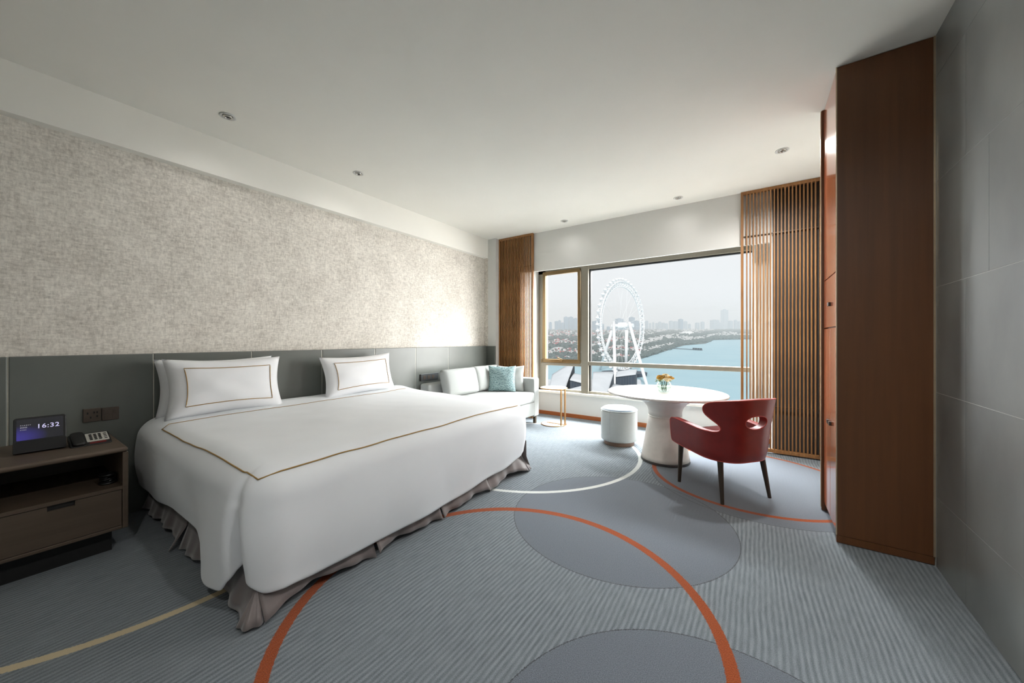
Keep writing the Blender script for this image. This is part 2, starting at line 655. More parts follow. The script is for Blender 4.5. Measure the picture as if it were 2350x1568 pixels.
# pier closing the papered wall
pier = struct(MB().box((XL, YN, 0), (-3.215, 4.95, ROOM_H)).build('wall_pier', M_white))
MB().box((XL, YN - 0.004, 1.0), (XH, YN, SOF)).build('wallpaper_return', M_paper, pier)
# window wall
RJ, LJ, WY = 0.135, -2.79, 4.42
ww = struct(MB().box((-3.215, WY, 0), (LJ, 4.95, ROOM_H)).box((RJ, WY, 0), (1.1, 4.95, ROOM_H))
            .box((LJ, WY - 0.02, 2.105), (RJ, WY + 0.015, ROOM_H)).box((LJ, 4.82, 2.26), (RJ, 4.95, ROOM_H)).box((LJ, 4.78, 0), (RJ, 4.95, 0.33)).build('wall_window', M_white))
struct(MB().box((LJ, 4.745, 0.33), (RJ, 4.95, 0.362)).build('trim_2', M_sill, bevel=0.006),
       'white stone sill below the window')
struct(MB().box((LJ, 4.766, 0), (RJ, 4.78, 0.055)).build('baseboard_window', M_baseboard, bevel=0.003))
# wall behind camera
struct(MB().box((-3.6, YB - 0.1, 0), (1.1, YB, ROOM_H)).build('wall_back', M_white))
# right wall : structure with stone tiles
RA = math.radians(1.2)
RX, RY = 0.742, 2.66


def rw(t, z, d=0.0):
    """point on the tiled wall: t metres towards the camera from the cabinet corner, d out of the wall"""
    return Vector((RX - math.sin(RA) * t - math.cos(RA) * d, RY - math.cos(RA) * t + math.sin(RA) * d, z))


wr = MB()
q = [rw(-0.0, 0, -0.0015), rw(4.1, 0, -0.0015), rw(4.1, 0, -0.12), rw(0, 0, -0.12)]
wr.add([*q, *[p + Vector((0, 0, ROOM_H)) for p in q]],
       [(0, 1, 2, 3), (4, 5, 6, 7), (0, 1, 5, 4), (1, 2, 6, 5), (2, 3, 7, 6), (3, 0, 4, 7)])
M_grout = mat('pale_grout', (214, 216, 210), 0.8)
wall_right = struct(wr.build('wall_right', M_grout, base=False))
zrow = [0.0, 0.346, 0.868, 1.391, 1.914, 2.437, ROOM_H]
TW = 1.05
for k in range(6):
    off = (0.325 if k in (0, 1, 2, 4) else 0.52)
    t = off - TW
    while t < 4.0:
        t0, t1 = max(t, 0.0) + 0.0012, min(t + TW, 4.05) - 0.0012
        if t1 > t0 + 0.02:
            z0, z1 = zrow[k] + 0.0012, zrow[k + 1] - 0.0012
            q0 = [rw(t0, z0, 0), rw(t1, z0, 0), rw(t1, z1, 0), rw(t0, z1, 0)]
            q1 = [rw(t0, z0, -0.003), rw(t1, z0, -0.003), rw(t1, z1, -0.003), rw(t0, z1, -0.003)]
            MB().add(q0 + q1, [(0, 1, 2, 3), (0, 1, 5, 4), (1, 2, 6, 5), (2, 3, 7, 6), (3, 0, 4, 7)]).build(
                'tile', M_tile, wall_right)
        t += TW
struct(MB().box((RX + 0.0, RY, 0), (1.1, WY, ROOM_H)).build('wall_right_far', M_white))

# ------------------------------------------------------------------ window
win = thing('window_1', (-1.33, 4.85, 0.36), None, None)
win['kind'] = 'structure'
win['label'] = 'wide window with champagne metal frame overlooking the lake'
Y0, Y1 = 4.82, 4.89
for a, b in (((LJ, Y0, 0.36), (-2.66, Y1, 2.26)), ((0.06, Y0, 0.36), (RJ, Y1, 2.26)),
             ((LJ, Y0, 2.135), (RJ, Y1, 2.26)), ((LJ, Y0, 0.36), (RJ, Y1, 0.395))):
    MB().box(a, b).build('frame_bar', M_frame, win, bevel=0.005)
MB().box((-2.075, Y0 - 0.02, 0.36), (-1.965, Y1, 2.26)).build('mullion', M_frame, win, bevel=0.006)
MB().box((-1.965, Y0 - 0.012, 0.765), (0.06, Y1, 0.818)).build('transom', M_frame, win, bevel=0.006)
MB().box((-2.70, Y0 - 0.012, 0.742), (-2.075, Y1, 0.785)).build('transom', M_frame, win, bevel=0.006)
sash = MB().box((-2.70, Y0 - 0.03, 0.785), (-2.09, Y0 + 0.02, 0.835)).box((-2.70, Y0 - 0.03, 2.115), (-2.09, Y0 + 0.02, 2.165)) \
    .box((-2.70, Y0 - 0.03, 0.835), (-2.655, Y0 + 0.02, 2.115)).box((-2.125, Y0 - 0.03, 0.835), (-2.09, Y0 + 0.02, 2.115)) \
    .build('casement_sash', M_sash, win, bevel=0.005)
MB().box((-2.42, Y0 - 0.05, 0.80), (-2.36, Y0 - 0.03, 0.825)).bar((-2.36, Y0 - 0.045, 0.835), (-2.44, Y0 - 0.05, 0.865), 0.008).build(
    'handle', M_sash, sash)
for x in (-2.655,):
    MB().bar((x - 0.055, Y0 - 0.04, 0.78), (x - 0.055, Y0 - 0.04, 0.83), 0.01).build('hinge', M_sash, sash)
MB().box((-1.965, Y0 + 0.02, 0.36), (-1.945, Y1, 2.14)).build('gasket', M_gasket, win)
MB().box((-1.945, Y0 + 0.03, 2.118), (0.06, Y1, 2.136)).build('gasket', M_gasket, win)
for a, b in (((-2.655, 4.846, 0.835), (-2.125, 4.852, 2.115)), ((-2.66, 4.846, 0.39), (-2.075, 4.852, 0.745)),
             ((-1.95, 4.846, 0.815), (0.06, 4.852, 2.135)), ((-1.95, 4.846, 0.39), (0.06, 4.852, 0.768))):
    MB().box(a, b).build('pane', M_glass, win)

# ------------------------------------------------------------------ headboard
hb = thing('headboard', (XL, 1.5, 0), 'long grey leather wall headboard with metal joint strips behind the bed', 'headboard')
HT = 1.036
ys = [-1.06, -0.5, 0.06, 0.63, 1.20, 1.765, 2.33, 2.885, 3.44, YN - 0.035]
for a, b in zip(ys[:-1], ys[1:]):
    MB().box((XL, a + 0.003, 0.0), (XH, b - 0.003, HT)).build('panel', M_head, hb, bevel=0.004)
for y in ys[1:-1]:
    MB().box((XL, y - 0.004, 0.0), (XH - 0.004, y + 0.004, HT - 0.003)).build('joint_strip', M_groove, hb)
MB().box((XL, YN - 0.032, 0.0), (-3.212, YN, HT)).build('end_panel', M_head, hb, bevel=0.004)

# ------------------------------------------------------------------ slatted screens
def screen(name, x0, x1, y0, label, n):
    sc = thing(name, ((x0 + x1) / 2, y0, 0), label, 'screen', 'slatted wooden screens beside the window')
    y1 = y0 + 0.036
    for a, b in (((x0, y0, 0.012), (x0 + 0.024, y1, ROOM_H - 0.002)), ((x1 - 0.028, y0, 0.012), (x1, y1, ROOM_H - 0.002))):
        MB().box(a, b).build('post', M_wood, sc, bevel=0.002)
    MB().box((x0 + 0.024, y0, ROOM_H - 0.032), (x1 - 0.028, y1, ROOM_H - 0.002)).build('top_rail', M_wood, sc, bevel=0.002)
    MB().box((x0 + 0.024, y0, 0.012), (x1 - 0.028, y1, 0.045)).build('bottom_rail', M_wood, sc, bevel=0.002)
    xa, xb = x0 + 0.024, x1 - 0.028
    st = (xb - xa) / (n + 1)
    first = None
    for i in range(n):
        x = xa + st * (i + 1)
        if first is None:
            first = MB().box((x - 0.0058, y0 + 0.004, 0.045), (x + 0.0058, y0 + 0.021, ROOM_H - 0.032)).build('slat', M_wood, sc)
            fx = x
        else:
            copy_part(first, sc, (x - fx, 0, 0))
    MB().box((xa if x0 < -1 else 0.14, y1 + 0.004, 0.012), (-2.80 if x0 < -1 else xb, y1 + 0.010, ROOM_H - 0.032)).build('backing_panel', M_dark_curtain if x0 > -1 else M_wood_dark, sc)
    for z in (2.19, 0.465):
        MB().box((xa, y0 + 0.014, z - 0.004), (xb, y0 + 0.024, z + 0.004)).build('tie_rod', M_chair_leg, sc)
    return sc


screen('slat_screen', -3.213, -2.615, 4.355, 'slatted wooden screen in the corner behind the grey sofa', 20)
screen('slat_screen', -0.128, 0.520, 4.37, 'slatted wooden screen between the window and the tall cabinet', 20)

# curtain bunched at the right end of the window, dark lining beside it
def curtain(x0, x1, y, z0, z1, folds, amp, m, label):
    def fn(u, v):
        x = x0 + (x1 - x0) * u
        return Vector((x + 0.006 * math.sin(v * 5 + u * 20), y + amp * math.sin(u * folds * 2 * PI) * (0.8 + 0.2 * v), z1 + (z0 - z1) * v))
    ob = MB().grid(fn, folds * 10 + 1, 8).build('curtain', m, smooth=True)
    md = ob.modifiers.new('cloth', 'SOLIDIFY')
    md.thickness = 0.003
    return tag(ob, label, 'curtain')


curtain(-0.035, 0.128, 4.66, 0.365, 2.55, 4, 0.022, M_curtain, 'cream curtain bunched at the right end of the window')

# ------------------------------------------------------------------ tall cabinet
cab = thing('tall_cabinet', (0.55, 2.9, 0), 'tall wooden cabinet with glossy red brown doors standing against the tiled wall', 'cabinet')
CX0, CX1, CY0, CY1 = 0.372, 0.738, 2.664, 3.13
MB().box((CX0, CY0, 0.045), (CX1, CY0 + 0.02, ROOM_H - 0.004)).build('side_panel', M_wood_dark, cab)
MB().box((CX0, CY0, 0.004), (CX1, CY0 + 0.022, 0.043)).build('plinth', M_wood_dark, cab)
MB().box((CX0 + 0.02, CY0 + 0.02, 0.01), (CX1, CY1 - 0.02, ROOM_H - 0.004)).build('carcass', M_wood_dark, cab)
MB().box((CX0 - 0.012, CY1 - 0.02, 0.004), (CX1, CY1, ROOM_H - 0.004)).build('side_panel', M_wood_dark, cab)
MB().box((CX0 - 0.003, CY0 - 0.003, 0.045), (CX0 + 0.002, CY0 + 0.002, ROOM_H - 0.004)).build('edge_trim', M_trim_metal, cab)
MB().box((CX1 - 0.004, CY0 - 0.004, 0.045), (CX1 + 0.003, CY0 - 0.0005, ROOM_H - 0.004)).build('edge_trim', M_trim_metal, cab)
MB().box((CX0 - 0.016, CY1 - 0.014, 0.02), (CX0 - 0.012, CY1 - 0.002, ROOM_H - 0.004)).build('edge_trim', M_trim_metal, cab)


def cdoor(y0, y1, z0, z1, hy=None, hz=None, name='door'):
    d = MB().box((CX0, y0 + 0.002, z0 + 0.002), (CX0 + 0.02, y1 - 0.002, z1 - 0.002)).build(name, M_door, cab, bevel=0.0015)
    if hy:
        MB().box((CX0 - 0.012, hy - 0.02, hz - 0.012), (CX0 + 0.001, hy + 0.02, hz + 0.012)).build('pull', M_chair_leg, d, bevel=0.003)
    return d


cdoor(CY0 + 0.022, CY1 - 0.02, 1.515, 2.64)
cdoor(CY0 + 0.022, CY1 - 0.02, 1.205, 1.512, 2.87, 1.345, 'drawer')
cdoor(CY0 + 0.022, 2.872, 0.06, 1.202, 2.842, 0.63)
cdoor(2.874, CY1 - 0.02, 0.06, 1.202, 2.904, 0.63)

# ------------------------------------------------------------------ downlights


def downlight(x, y, label, watts):
    t = thing('downlight', (x, y, ROOM_H), label, 'downlight', 'recessed ceiling downlights')
    MB().lathe([(0.046, -0.0005), (0.047, -0.004), (0.040, -0.006), (0.034, -0.004), (0.030, -0.0005)], n=32).build('trim_ring', M_white, t, smooth=True, local=True)
    MB().lathe([(0.030, -0.001), (0.026, -0.010), (0.020, -0.012), (0.017, -0.006), (0.017, -0.002)], n=28).build('reflector', M_chrome, t, smooth=True, local=True)
    MB().lathe([(0.0, -0.003), (0.016, -0.003), (0.016, -0.0015)], n=24).build('lens', M_gasket, t, local=True)
    lp = bpy.data.lights.new('downlight_fill', 'SPOT')  # fill light added under each fixture; the fixtures themselves look switched off
    lp.energy, lp.spot_size, lp.spot_blend, lp.shadow_soft_size = watts, math.radians(165), 1.0, 0.06
    lp.color = (1.0, 0.98, 0.95)
    lo = bpy.data.objects.new('downlight_fill', lp)
    COL.objects.link(lo)
    lo.location = (x, y, ROOM_H - 0.03)
    return t


for (x, y, l) in ((-2.965, 0.918, 'recessed ceiling downlight above the nearer bed pillow'),
                  (-2.995, 1.904, 'recessed ceiling downlight above the farther bed pillow'),
                  (-2.02, 4.15, 'small ceiling downlight near the corner screen and window head'),
                  (-0.685, 4.16, 'ceiling downlight above the middle of the window'),
                  (0.175, 3.59, 'ceiling downlight above the red chair beside the tall cabinet'),
                  (0.20, -0.55, 'unseen fill downlight added behind the viewer near the tiled wall'),  # this fixture and the next are out of view, added as fill
                  (0.22, 0.85, 'unseen fill downlight added above the viewer near the tiled wall')):
    downlight(x, y, l, 42.0 if 0 < y < 1 and x > 0 else (85.0 if x > 0 and y > 0 else (48.0 if x > 0 else (3.0 if y < 4 else 2.0))))

# ================================================================== BED
BX0, BXF, BY0, BY1 = -3.345, -1.60, 0.545, 2.665
bed = thing('bed', (-2.45, 1.6, 0), 'large bed with taupe pleated satin skirt under a white duvet', 'bed')
MB().box((BX0, BY0 + 0.10, 0.05), (BXF - 0.10, BY1 - 0.10, 0.28)).build('base', M_skirt, bed, bevel=0.02)
MB().box((BX0, BY0 + 0.07, 0.28), (BXF - 0.07, BY1 - 0.07, 0.53)).build('mattress', M_mattress, bed, bevel=0.05, bseg=4)


def skirt_panel(p0, p1, nrm, seed, flare0=0.02, flare1=0.02, ztop=0.27):
    p0, p1, nrm = Vector(p0), Vector(p1), Vector(nrm)
    Ln = (p1 - p0).length

    def fn(u, v):
        z = ztop + (0.022 - ztop) * v
        w = 0.010 * math.sin(u * Ln * 22 + seed) + 0.006 * math.sin(u * Ln * 51 + seed * 2)
        fl = flare0 * math.exp(-u * Ln / 0.07) + flare1 * math.exp(-(1 - u) * Ln / 0.07)
        z += v * (0.012 * math.sin(u * Ln * 9 + seed) + 0.02 * (1 - math.exp(-min(u, 1 - u) * Ln / 0.08)) - 0.004)
        k = max(0.0, (v - 0.55) / 0.45)
        return p0.lerp(p1, u) + nrm * (v * 0.006 + k * (0.030 + w + fl)) + Vector((0, 0, z))
    n = max(10, int(Ln * 60))
    ob = MB().grid(fn, n, 12).build('skirt_panel', M_skirt, bed, smooth=True)
    md = ob.modifiers.new('cloth', 'SOLIDIFY')
    md.thickness = 0.004
    return ob


fx = BXF - 0.072
ny = BY0 + 0.072
for i, (a, b) in enumerate(((ny - 0.004, 1.130), (1.140, 1.600), (1.610, 2.080), (2.090, BY1 - 0.072))):
    skirt_panel((fx, a, 0), (fx, b, 0), (1, 0, 0), i * 1.7, 0.045 if i == 0 else 0.03, 0.05 if i == 3 else 0.025)
for i, (a, b) in enumerate(((BX0, -2.56), (-2.55, fx + 0.004))):
    skirt_panel((a, ny, 0), (b, ny, 0), (0, -1, 0), 3 + i, 0.01, 0.03)
for i, (a, b) in enumerate(((BX0, -2.56), (-2.55, BXF - 0.02))):
    skirt_panel((a, BY1 - 0.072, 0), (b, BY1 - 0.072, 0), (0, 1, 0), 6 + i, 0.01, 0.03)

def skirt_corner(cx, cy, a0):
    def fn(u, v):
        a = a0 + (PI / 2) * u
        k = max(0.0, (v - 0.55) / 0.45)
        r = 0.006 * v + k * (0.062 + 0.018 * math.sin(PI * u) + 0.006 * math.sin(u * 17))
        return Vector((cx + math.cos(a) * r, cy + math.sin(a) * r, 0.27 + (0.016 - 0.27) * v))
    ob = MB().grid(fn, 16, 12).build('skirt_corner', M_skirt, bed, smooth=True)
    md = ob.modifiers.new('cloth', 'SOLIDIFY')
    md.thickness = 0.004


skirt_corner(fx, ny, -PI / 2)
skirt_corner(fx, BY1 - 0.072, 0.0)

# ---- duvet ---------------------------------------------------------
RC = 0.165                   # plan radius of the corners
YC = (BY0 + BY1) / 2


def perim():
    """outline of the duvet edge, head end of the near side round the foot to the head end of the far side"""
    pts = []
    n1 = 90
    xa = BXF - RC
    for i in range(n1):
        x = BX0 + (xa - BX0) * i / n1
        pts.append((Vector((x, BY0, 0)), Vector((0, -1, 0))))
    for i in range(14):
        a = -PI / 2 + (PI / 2) * i / 14
        d = Vector((math.cos(a), math.sin(a), 0))
        pts.append((Vector((xa, BY0 + RC, 0)) + d * RC, d))
    n2 = 80
    for i in range(n2):
        y = BY0 + RC + (BY1 - BY0 - 2 * RC) * i / n2
        pts.append((Vector((BXF, y, 0)), Vector((1, 0, 0))))
    for i in range(14):
        a = (PI / 2) * i / 14
        d = Vector((math.cos(a), math.sin(a), 0))
        pts.append((Vector((xa, BY1 - RC, 0)) + d * RC, d))
    for i in range(n1 + 1):
        x = xa + (BX0 - xa) * i / n1
        pts.append((Vector((x, BY1, 0)), Vector((0, 1, 0))))
    return pts


def ip(x, tab):
    if x <= tab[0][0]:
        return tab[0][1]
    for (a, b), (c, d) in zip(tab, tab[1:]):
        if x <= c:
            t = (x - a) / (c - a)
            t = t * t * (3 - 2 * t)
            return b + (d - b) * t
    return tab[-1][1]


def ztop(x, y):
    ey = min(y - BY0, BY1 - y)
    ef = BXF - x
    e = -0.12 * math.log(math.exp(-max(ey, -.2) / 0.12) + math.exp(-max(ef, -.2) / 0.12))
    z = 0.598 + 0.014 * (1 - math.exp(-max(e, 0) / 0.25))
    z += 0.022 * math.exp(-((x + 3.24) / 0.16) ** 2)
    z += 0.012 * noise.noise(Vector((x * 2.3, y * 2.3, 0.3))) + 0.004 * noise.noise(Vector((x * 7, y * 7, 1.3)))
    return z


RT, RZ = 0.14, 0.13          # how far the rounded shoulder reaches in and down


def hem(P, nrm):
    if nrm.y < -0.99:       # near side
        return ip(P.x, ((-3.3, .17), (-3.0, .172), (-2.5, .212), (-2.25, .205), (-2.13, .15), (-2.04, .082), (-1.83, .088), (-1.765, .15), (-1.735, .24), (-1.70, .24)))
    if nrm.y > 0.99:
        return 0.16
    if nrm.x > 0.99:
        return ip(P.y, ((0.70, .10), (0.82, .085), (1.2, .082), (1.7, .085), (2.2, .115), (2.6, .16)))
    if P.y < YC:
        a = math.atan2(nrm.x, -nrm.y) / (PI / 2)
        return ip(a, ((0, .23), (.3, .15), (.7, .105), (1, .10)))
    return .17


def fold(P, nrm):
    """inward crease where the near flap ends at the foot corner"""
    if nrm.y < -0.7:
        return math.exp(-((P.x + 1.725) / 0.026) ** 2)
    return 0.0


PER = perim()
NP = len(PER)


def duvet_mesh():
    rings = []
    # top rings, from the spine out to the start of the shoulder
    K = 26
    for k in range(K + 1):
        t = k / K
        ring = []
        for (P, nrm) in PER:
            q = P - nrm * RT
            sx = min(q.x, BXF - (BY1 - BY0) / 2)
            c = Vector((sx, YC, 0))
            p = c.lerp(q, t)
            ring.append(Vector((p.x, p.y, ztop(p.x, p.y))))
        rings.append(ring)
    for k in range(1, 9):
        a = (PI / 2) * k / 8
        ring = []
        for (P, nrm) in PER:
            q = P - nrm * (RT * (1 - math.sin(a)))
            s = P - nrm * RT
            f = fold(P, nrm)
            ring.append(Vector((q.x, q.y, ztop(s.x, s.y) - RZ * (1 - math.cos(a)))) - nrm * (0.02 * f * a))
        rings.append(ring)
    NV = 16
    for k in range(1, NV + 1):
        v = k / NV
        ring = []
        for i, (P, nrm) in enumerate(PER):
            s = P - nrm * RT
            zs = ztop(s.x, s.y) - RZ
            zh = hem(P, nrm)
            z = zs + (zh - zs) * v
            f = fold(P, nrm)
            out = 0.012 * math.sin(PI * v) - 0.018 * v * v + 0.014 * noise.noise(Vector((P.x * 3.1, P.y * 3.1, z * 2.0))) * (0.4 + v)
            out -= 0.085 * f * (0.25 + 0.75 * v)
            if nrm.y < -0.9:                     # near flap swings out towards its corner
                out += 0.055 * v * math.exp(-((P.x + 1.93) / 0.16) ** 2)
                out += -0.018 * math.sin(PI * v) * math.exp(-((P.x + 2.25) / 0.15) ** 2)
            if nrm.x > 0.5 and P.y < 1.0:
                out += 0.02 * v * math.exp(-((P.y - 0.66) / 0.12) ** 2)
            if k >= NV - 1:
                out += 0.002
            ring.append(P + nrm * out + Vector((0, 0, z)))
        rings.append(ring)
    mb = MB()
    vs = [p for r in rings for p in r]
    fs = []
    for k in range(len(rings) - 1):
        for i in range(NP - 1):
            fs.append((k * NP + i, k * NP + i + 1, (k + 1) * NP + i + 1, (k + 1) * NP + i))
    mb.add(vs, fs)
    ob = mb.build('duvet', M_duvet, smooth=True)
    md = ob.modifiers.new('padding', 'SOLIDIFY')
    md.thickness = 0.014
    md.offset = -1
    md.use_rim = True
    sb = ob.modifiers.new('soft', 'SUBSURF')
    sb.levels = sb.render_levels = 1
    return ob


duvet = tag(duvet_mesh(), 'white duvet with thin gold border line draped over the bed', 'duvet')


def shoulder(P, nrm, a):
    s = P - nrm * RT
    q = P - nrm * (RT * (1 - math.sin(a)))
    f = fold(P, nrm)
    n = Vector((0, 0, 1)) * math.cos(a) + nrm * math.sin(a)
    return Vector((q.x, q.y, ztop(s.x, s.y) - RZ * (1 - math.cos(a)))) + n * 0.0035 - nrm * (0.02 * f * a)


line = []
for (P, nrm) in PER:
    if nrm.y < -0.99 and P.x > -3.02:
        line.append(shoulder(P, nrm, 0.62))
    elif abs(nrm.y) < 0.99 and nrm.x <= 0.99 and P.y < YC:
        # keep the sewn corner square
        t = math.atan2(nrm.x, -nrm.y) / (PI / 2)
        if 0.45 < t < 0.55:
            line.append(shoulder(P, nrm, 0.80))
    elif nrm.x > 0.99:
        line.append(shoulder(P, nrm, 0.62))
hx = -3.02
head_line = [Vector((hx + 0.02 * math.sin(i / 24 * PI), BY0 + 0.09 + i / 24 * (BY1 - BY0 - 0.3), 0)) for i in range(25)]
head_line = [Vector((p.x, p.y, ztop(p.x, p.y) + 0.004)) for p in head_line]
MB().tube(line, 0.0032, 6).build('gold_border', M_gold, duvet, smooth=True)
MB().tube([line[0]] + head_line, 0.0018, 6).build('gold_border', M_gold, duvet, smooth=True)

# ---- pillows --------------------------------------------------------
def pillow_point(u, v, w, h, t, side, pinch=0.085):
    k = (max(0.0, 1 - abs(u) ** 2.6) * max(0.0, 1 - abs(v) ** 2.6)) ** 0.55
    x = w / 2 * u * (1 - pinch * math.cos(v * PI / 2))
    y = h / 2 * v * (1 - pinch * 1.3 * math.cos(u * PI / 2))
    n = 0.010 * noise.noise(Vector((u * 2.2 + w * 9, v * 2.2, side))) * k
    return Vector((x, y, side * (t / 2 * k + n)))


def pillow(name, w, h, t, mtx, m, label, cat, group=None, border=False, seed=0, base=None):
    """cushion in its own frame: x along the width, y up, z out of the front; mtx places it"""
    mb = MB()
    N = 26
    for side in (1, -1):
        mb.grid(lambda a, b: mtx @ pillow_point(a * 2 - 1, b * 2 - 1, w, h, t, side), N, N)
    ob = mb.build(name, m, smooth=True)
    tag(ob, label, cat, group)
    if border:
        pts = []
        a, b = 0.76, 0.66
        for (u0, v0, u1, v1) in ((-a, -b, a, -b), (a, -b, a, b), (a, b, -a, b), (-a, b, -a, -b)):
            for i in range(14):
                s = i / 14
                p = pillow_point(u0 + (u1 - u0) * s, v0 + (v1 - v0) * s, w, h, t, 1)
                pts.append(mtx @ (p + Vector((0, 0, 0.0025))))
        MB().tube(pts, 0.0026, 6, closed=True).build('gold_border', M_gold, ob, smooth=True)
    return ob


def frame(origin, xdir, ydir):
    x = Vector(xdir).normalized()
    y = Vector(ydir)
    y = (y - x * y.dot(x)).normalized()
    z = x.cross(y)
    return Matrix(((x.x, y.x, z.x, origin[0]), (x.y, y.y, z.y, origin[1]), (x.z, y.z, z.z, origin[2]), (0, 0, 0, 1)))


# width runs towards the window, the face looks into the room
pillow('pillow', 0.70, 0.405, 0.19, frame((-3.165, 0.985, 0.80), (0, 1, -0.012), (-0.20, 0, 1)), M_pillow,
       'white pillow with gold line border at the nightstand end of the bed, in front', 'pillow', 'bed pillows', True)
pillow('pillow', 0.70, 0.40, 0.15, frame((-3.275, 0.965, 0.80), (0, 1, 0), (-0.10, 0, 1)), M_pillow,
       'plain white pillow mostly hidden behind the front pillow near the nightstand', 'pillow', 'bed pillows')
pillow('pillow', 0.74, 0.385, 0.19, frame((-3.165, 2.03, 0.795), (0, 1, 0.03), (-0.22, 0.02, 1)), M_pillow,
       'white pillow with gold line border at the sofa end of the bed', 'pillow', 'bed pillows', True)

# ================================================================== NIGHTSTAND
NX, NY0, NY1, NT, NB = -2.785, -0.22, 0.425, 0.556, 0.125
ns = thing('nightstand', (-3.07, 0.1, 0), 'taupe wooden nightstand with an open cubby above one drawer beside the bed', 'nightstand')
MB().box((XH + 0.002, NY0, NT - 0.026), (NX, NY1, NT)).build('top', M_night, ns, bevel=0.012, bseg=3)
for y in (NY0, NY1 - 0.022):
    MB().box((XH + 0.002, y, NB), (NX, y + 0.022, NT - 0.026)).build('side_panel', M_night, ns, bevel=0.004)
MB().box((XH + 0.002, NY0 + 0.022, 0.335), (NX - 0.002, NY1 - 0.022, 0.353)).build('shelf', M_night, ns)
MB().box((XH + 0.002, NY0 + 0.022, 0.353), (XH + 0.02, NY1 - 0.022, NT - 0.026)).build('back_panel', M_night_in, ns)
MB().box((XH + 0.002, NY0 + 0.022, NB), (NX, NY1 - 0.022, NB + 0.018)).build('bottom', M_night, ns, bevel=0.004)
dr = MB()
Y_a, Y_b, z_a, z_b = NY0 + 0.025, NY1 - 0.025, NB + 0.021, 0.332
n0, n1 = 0.158, 0.243
for a, b in (((NX - 0.02, Y_a, z_a), (NX - 0.001, n0, z_b)), ((NX - 0.02, n1, z_a), (NX - 0.001, Y_b, z_b)),
             ((NX - 0.02, n0, z_a), (NX - 0.001, n1, z_b - 0.024))):
    dr.box(a, b)
drw = dr.build('drawer', M_night, ns)
MB().box((NX - 0.03, n0 + 0.001, z_b - 0.025), (NX - 0.019, n1 - 0.001, z_b + 0.001)).build('finger_slot', M_gasket, drw)
MB().box((XH + 0.06, NY0 + 0.05, 0.0), (NX - 0.08, NY1 - 0.05, NB)).build('plinth', M_gasket, ns)

# display clock
cl = thing('display_clock', (-3.06, 0.15, NT), 'black smart display clock showing 16:32 on the nightstand', 'clock')
R = frame((-3.045, 0.152, NT + 0.092), (0.05, 1, 0), (-0.20, 0, 1))


def slab(mb, mtx, w, h, d, rad=0.012, n=6):
    pts = []
    for cx, cy, a0 in ((w / 2 - rad, h / 2 - rad, 0), (-w / 2 + rad, h / 2 - rad, PI / 2), (-w / 2 + rad, -h / 2 + rad, PI), (w / 2 - rad, -h / 2 + rad, 1.5 * PI)):
        for i in range(n + 1):
            a = a0 + PI / 2 * i / n
            pts.append((cx + rad * math.cos(a), cy + rad * math.sin(a)))
    k = len(pts)
    vs = [mtx @ Vector((x, y, 0)) for x, y in pts] + [mtx @ Vector((x, y, -d)) for x, y in pts]
    fs = [tuple(range(k)), tuple(range(2 * k - 1, k - 1, -1))] + [(i, i + k, (i + 1) % k + k, (i + 1) % k) for i in range(k)]
    return mb.add(vs, fs)


slab(MB(), R, 0.166, 0.176, 0.035).build('body', M_black, cl, bevel=0.003)
MB().add([R @ Vector(p) for p in ((-0.083, -0.088, 0.0), (0.083, -0.088, 0.0), (0.083, -0.03, 0.001), (-0.083, -0.03, 0.001),
                                  (-0.083, -0.088, 0.012), (0.083, -0.088, 0.012), (0.083, -0.032, 0.004), (-0.083, -0.032, 0.004))],
         [(0, 1, 2, 3), (4, 5, 6, 7), (0, 1, 5, 4), (1, 2, 6, 5), (2, 3, 7, 6), (3, 0, 4, 7)]).build('speaker_base', M_black_rough, cl, bevel=0.003)
Rs = R @ Matrix.Translation((0.0, 0.026, 0.002))
scr = slab(MB(), Rs, 0.146, 0.104, 0.002, 0.003).build('screen', M_clock_screen, cl)
T = R @ Matrix.Translation((0.024, 0.036, 0.0027))
text_mesh('16:32', 0.030, T, 'time_digits', M_clock_text, cl)
sm = MB()
for (x0, x1, y) in ((-0.062, -0.028, 0.049), (-0.062, -0.040, 0.038), (-0.062, -0.042, 0.026)):
    n = 6
    for i in range(n):
        a = x0 + (x1 - x0) * i / n
        b = a + (x1 - x0) / n * 0.62
        hh = (0.0018 if y != 0.038 else 0.0036)
        sm.add([R @ Vector(p) for p in ((a, y - hh, 0.0026), (b, y - hh, 0.0026), (b, y + hh, 0.0026), (a, y + hh, 0.0026))], [(0, 1, 2, 3)])
sm.build('small_print', M_clock_small, cl)

# telephone
ph = thing('telephone', (-3.05, 0.31, NT), 'black desk telephone with silver keypad next to the display clock', 'telephone')
Rp = frame((-3.05, 0.318, NT + 0.026), (0.0, 1, 0), (-1, 0, 0.30))
slab(MB(), Rp, 0.150, 0.15, 0.03, 0.014).build('body', M_black, ph, bevel=0.004)
slab(MB(), Rp @ Matrix.Translation((-0.043, 0.0, 0.016)), 0.048, 0.148, 0.018, 0.018).build('handset', M_black, ph, bevel=0.008, bseg=3)
kp = slab(MB(), Rp @ Matrix.Translation((0.027, 0.008, 0.0025)), 0.082, 0.098, 0.003, 0.003).build('keypad', M_keys, ph)
for i in range(4):
    for j in range(3):
        c = Rp @ Vector((0.003 + j * 0.017, 0.034 - i * 0.018, 0.003))
        slab(MB(), Rp @ Matrix.Translation((0.003 + j * 0.017, 0.036 - i * 0.019, 0.0055)), 0.011, 0.011, 0.003, 0.003, 3).build('key', M_black, kp)
for i in range(4):
    slab(MB(), Rp @ Matrix.Translation((0.057, 0.036 - i * 0.019, 0.0045)), 0.012, 0.006, 0.002, 0.002, 2).build('key', M_black, kp)
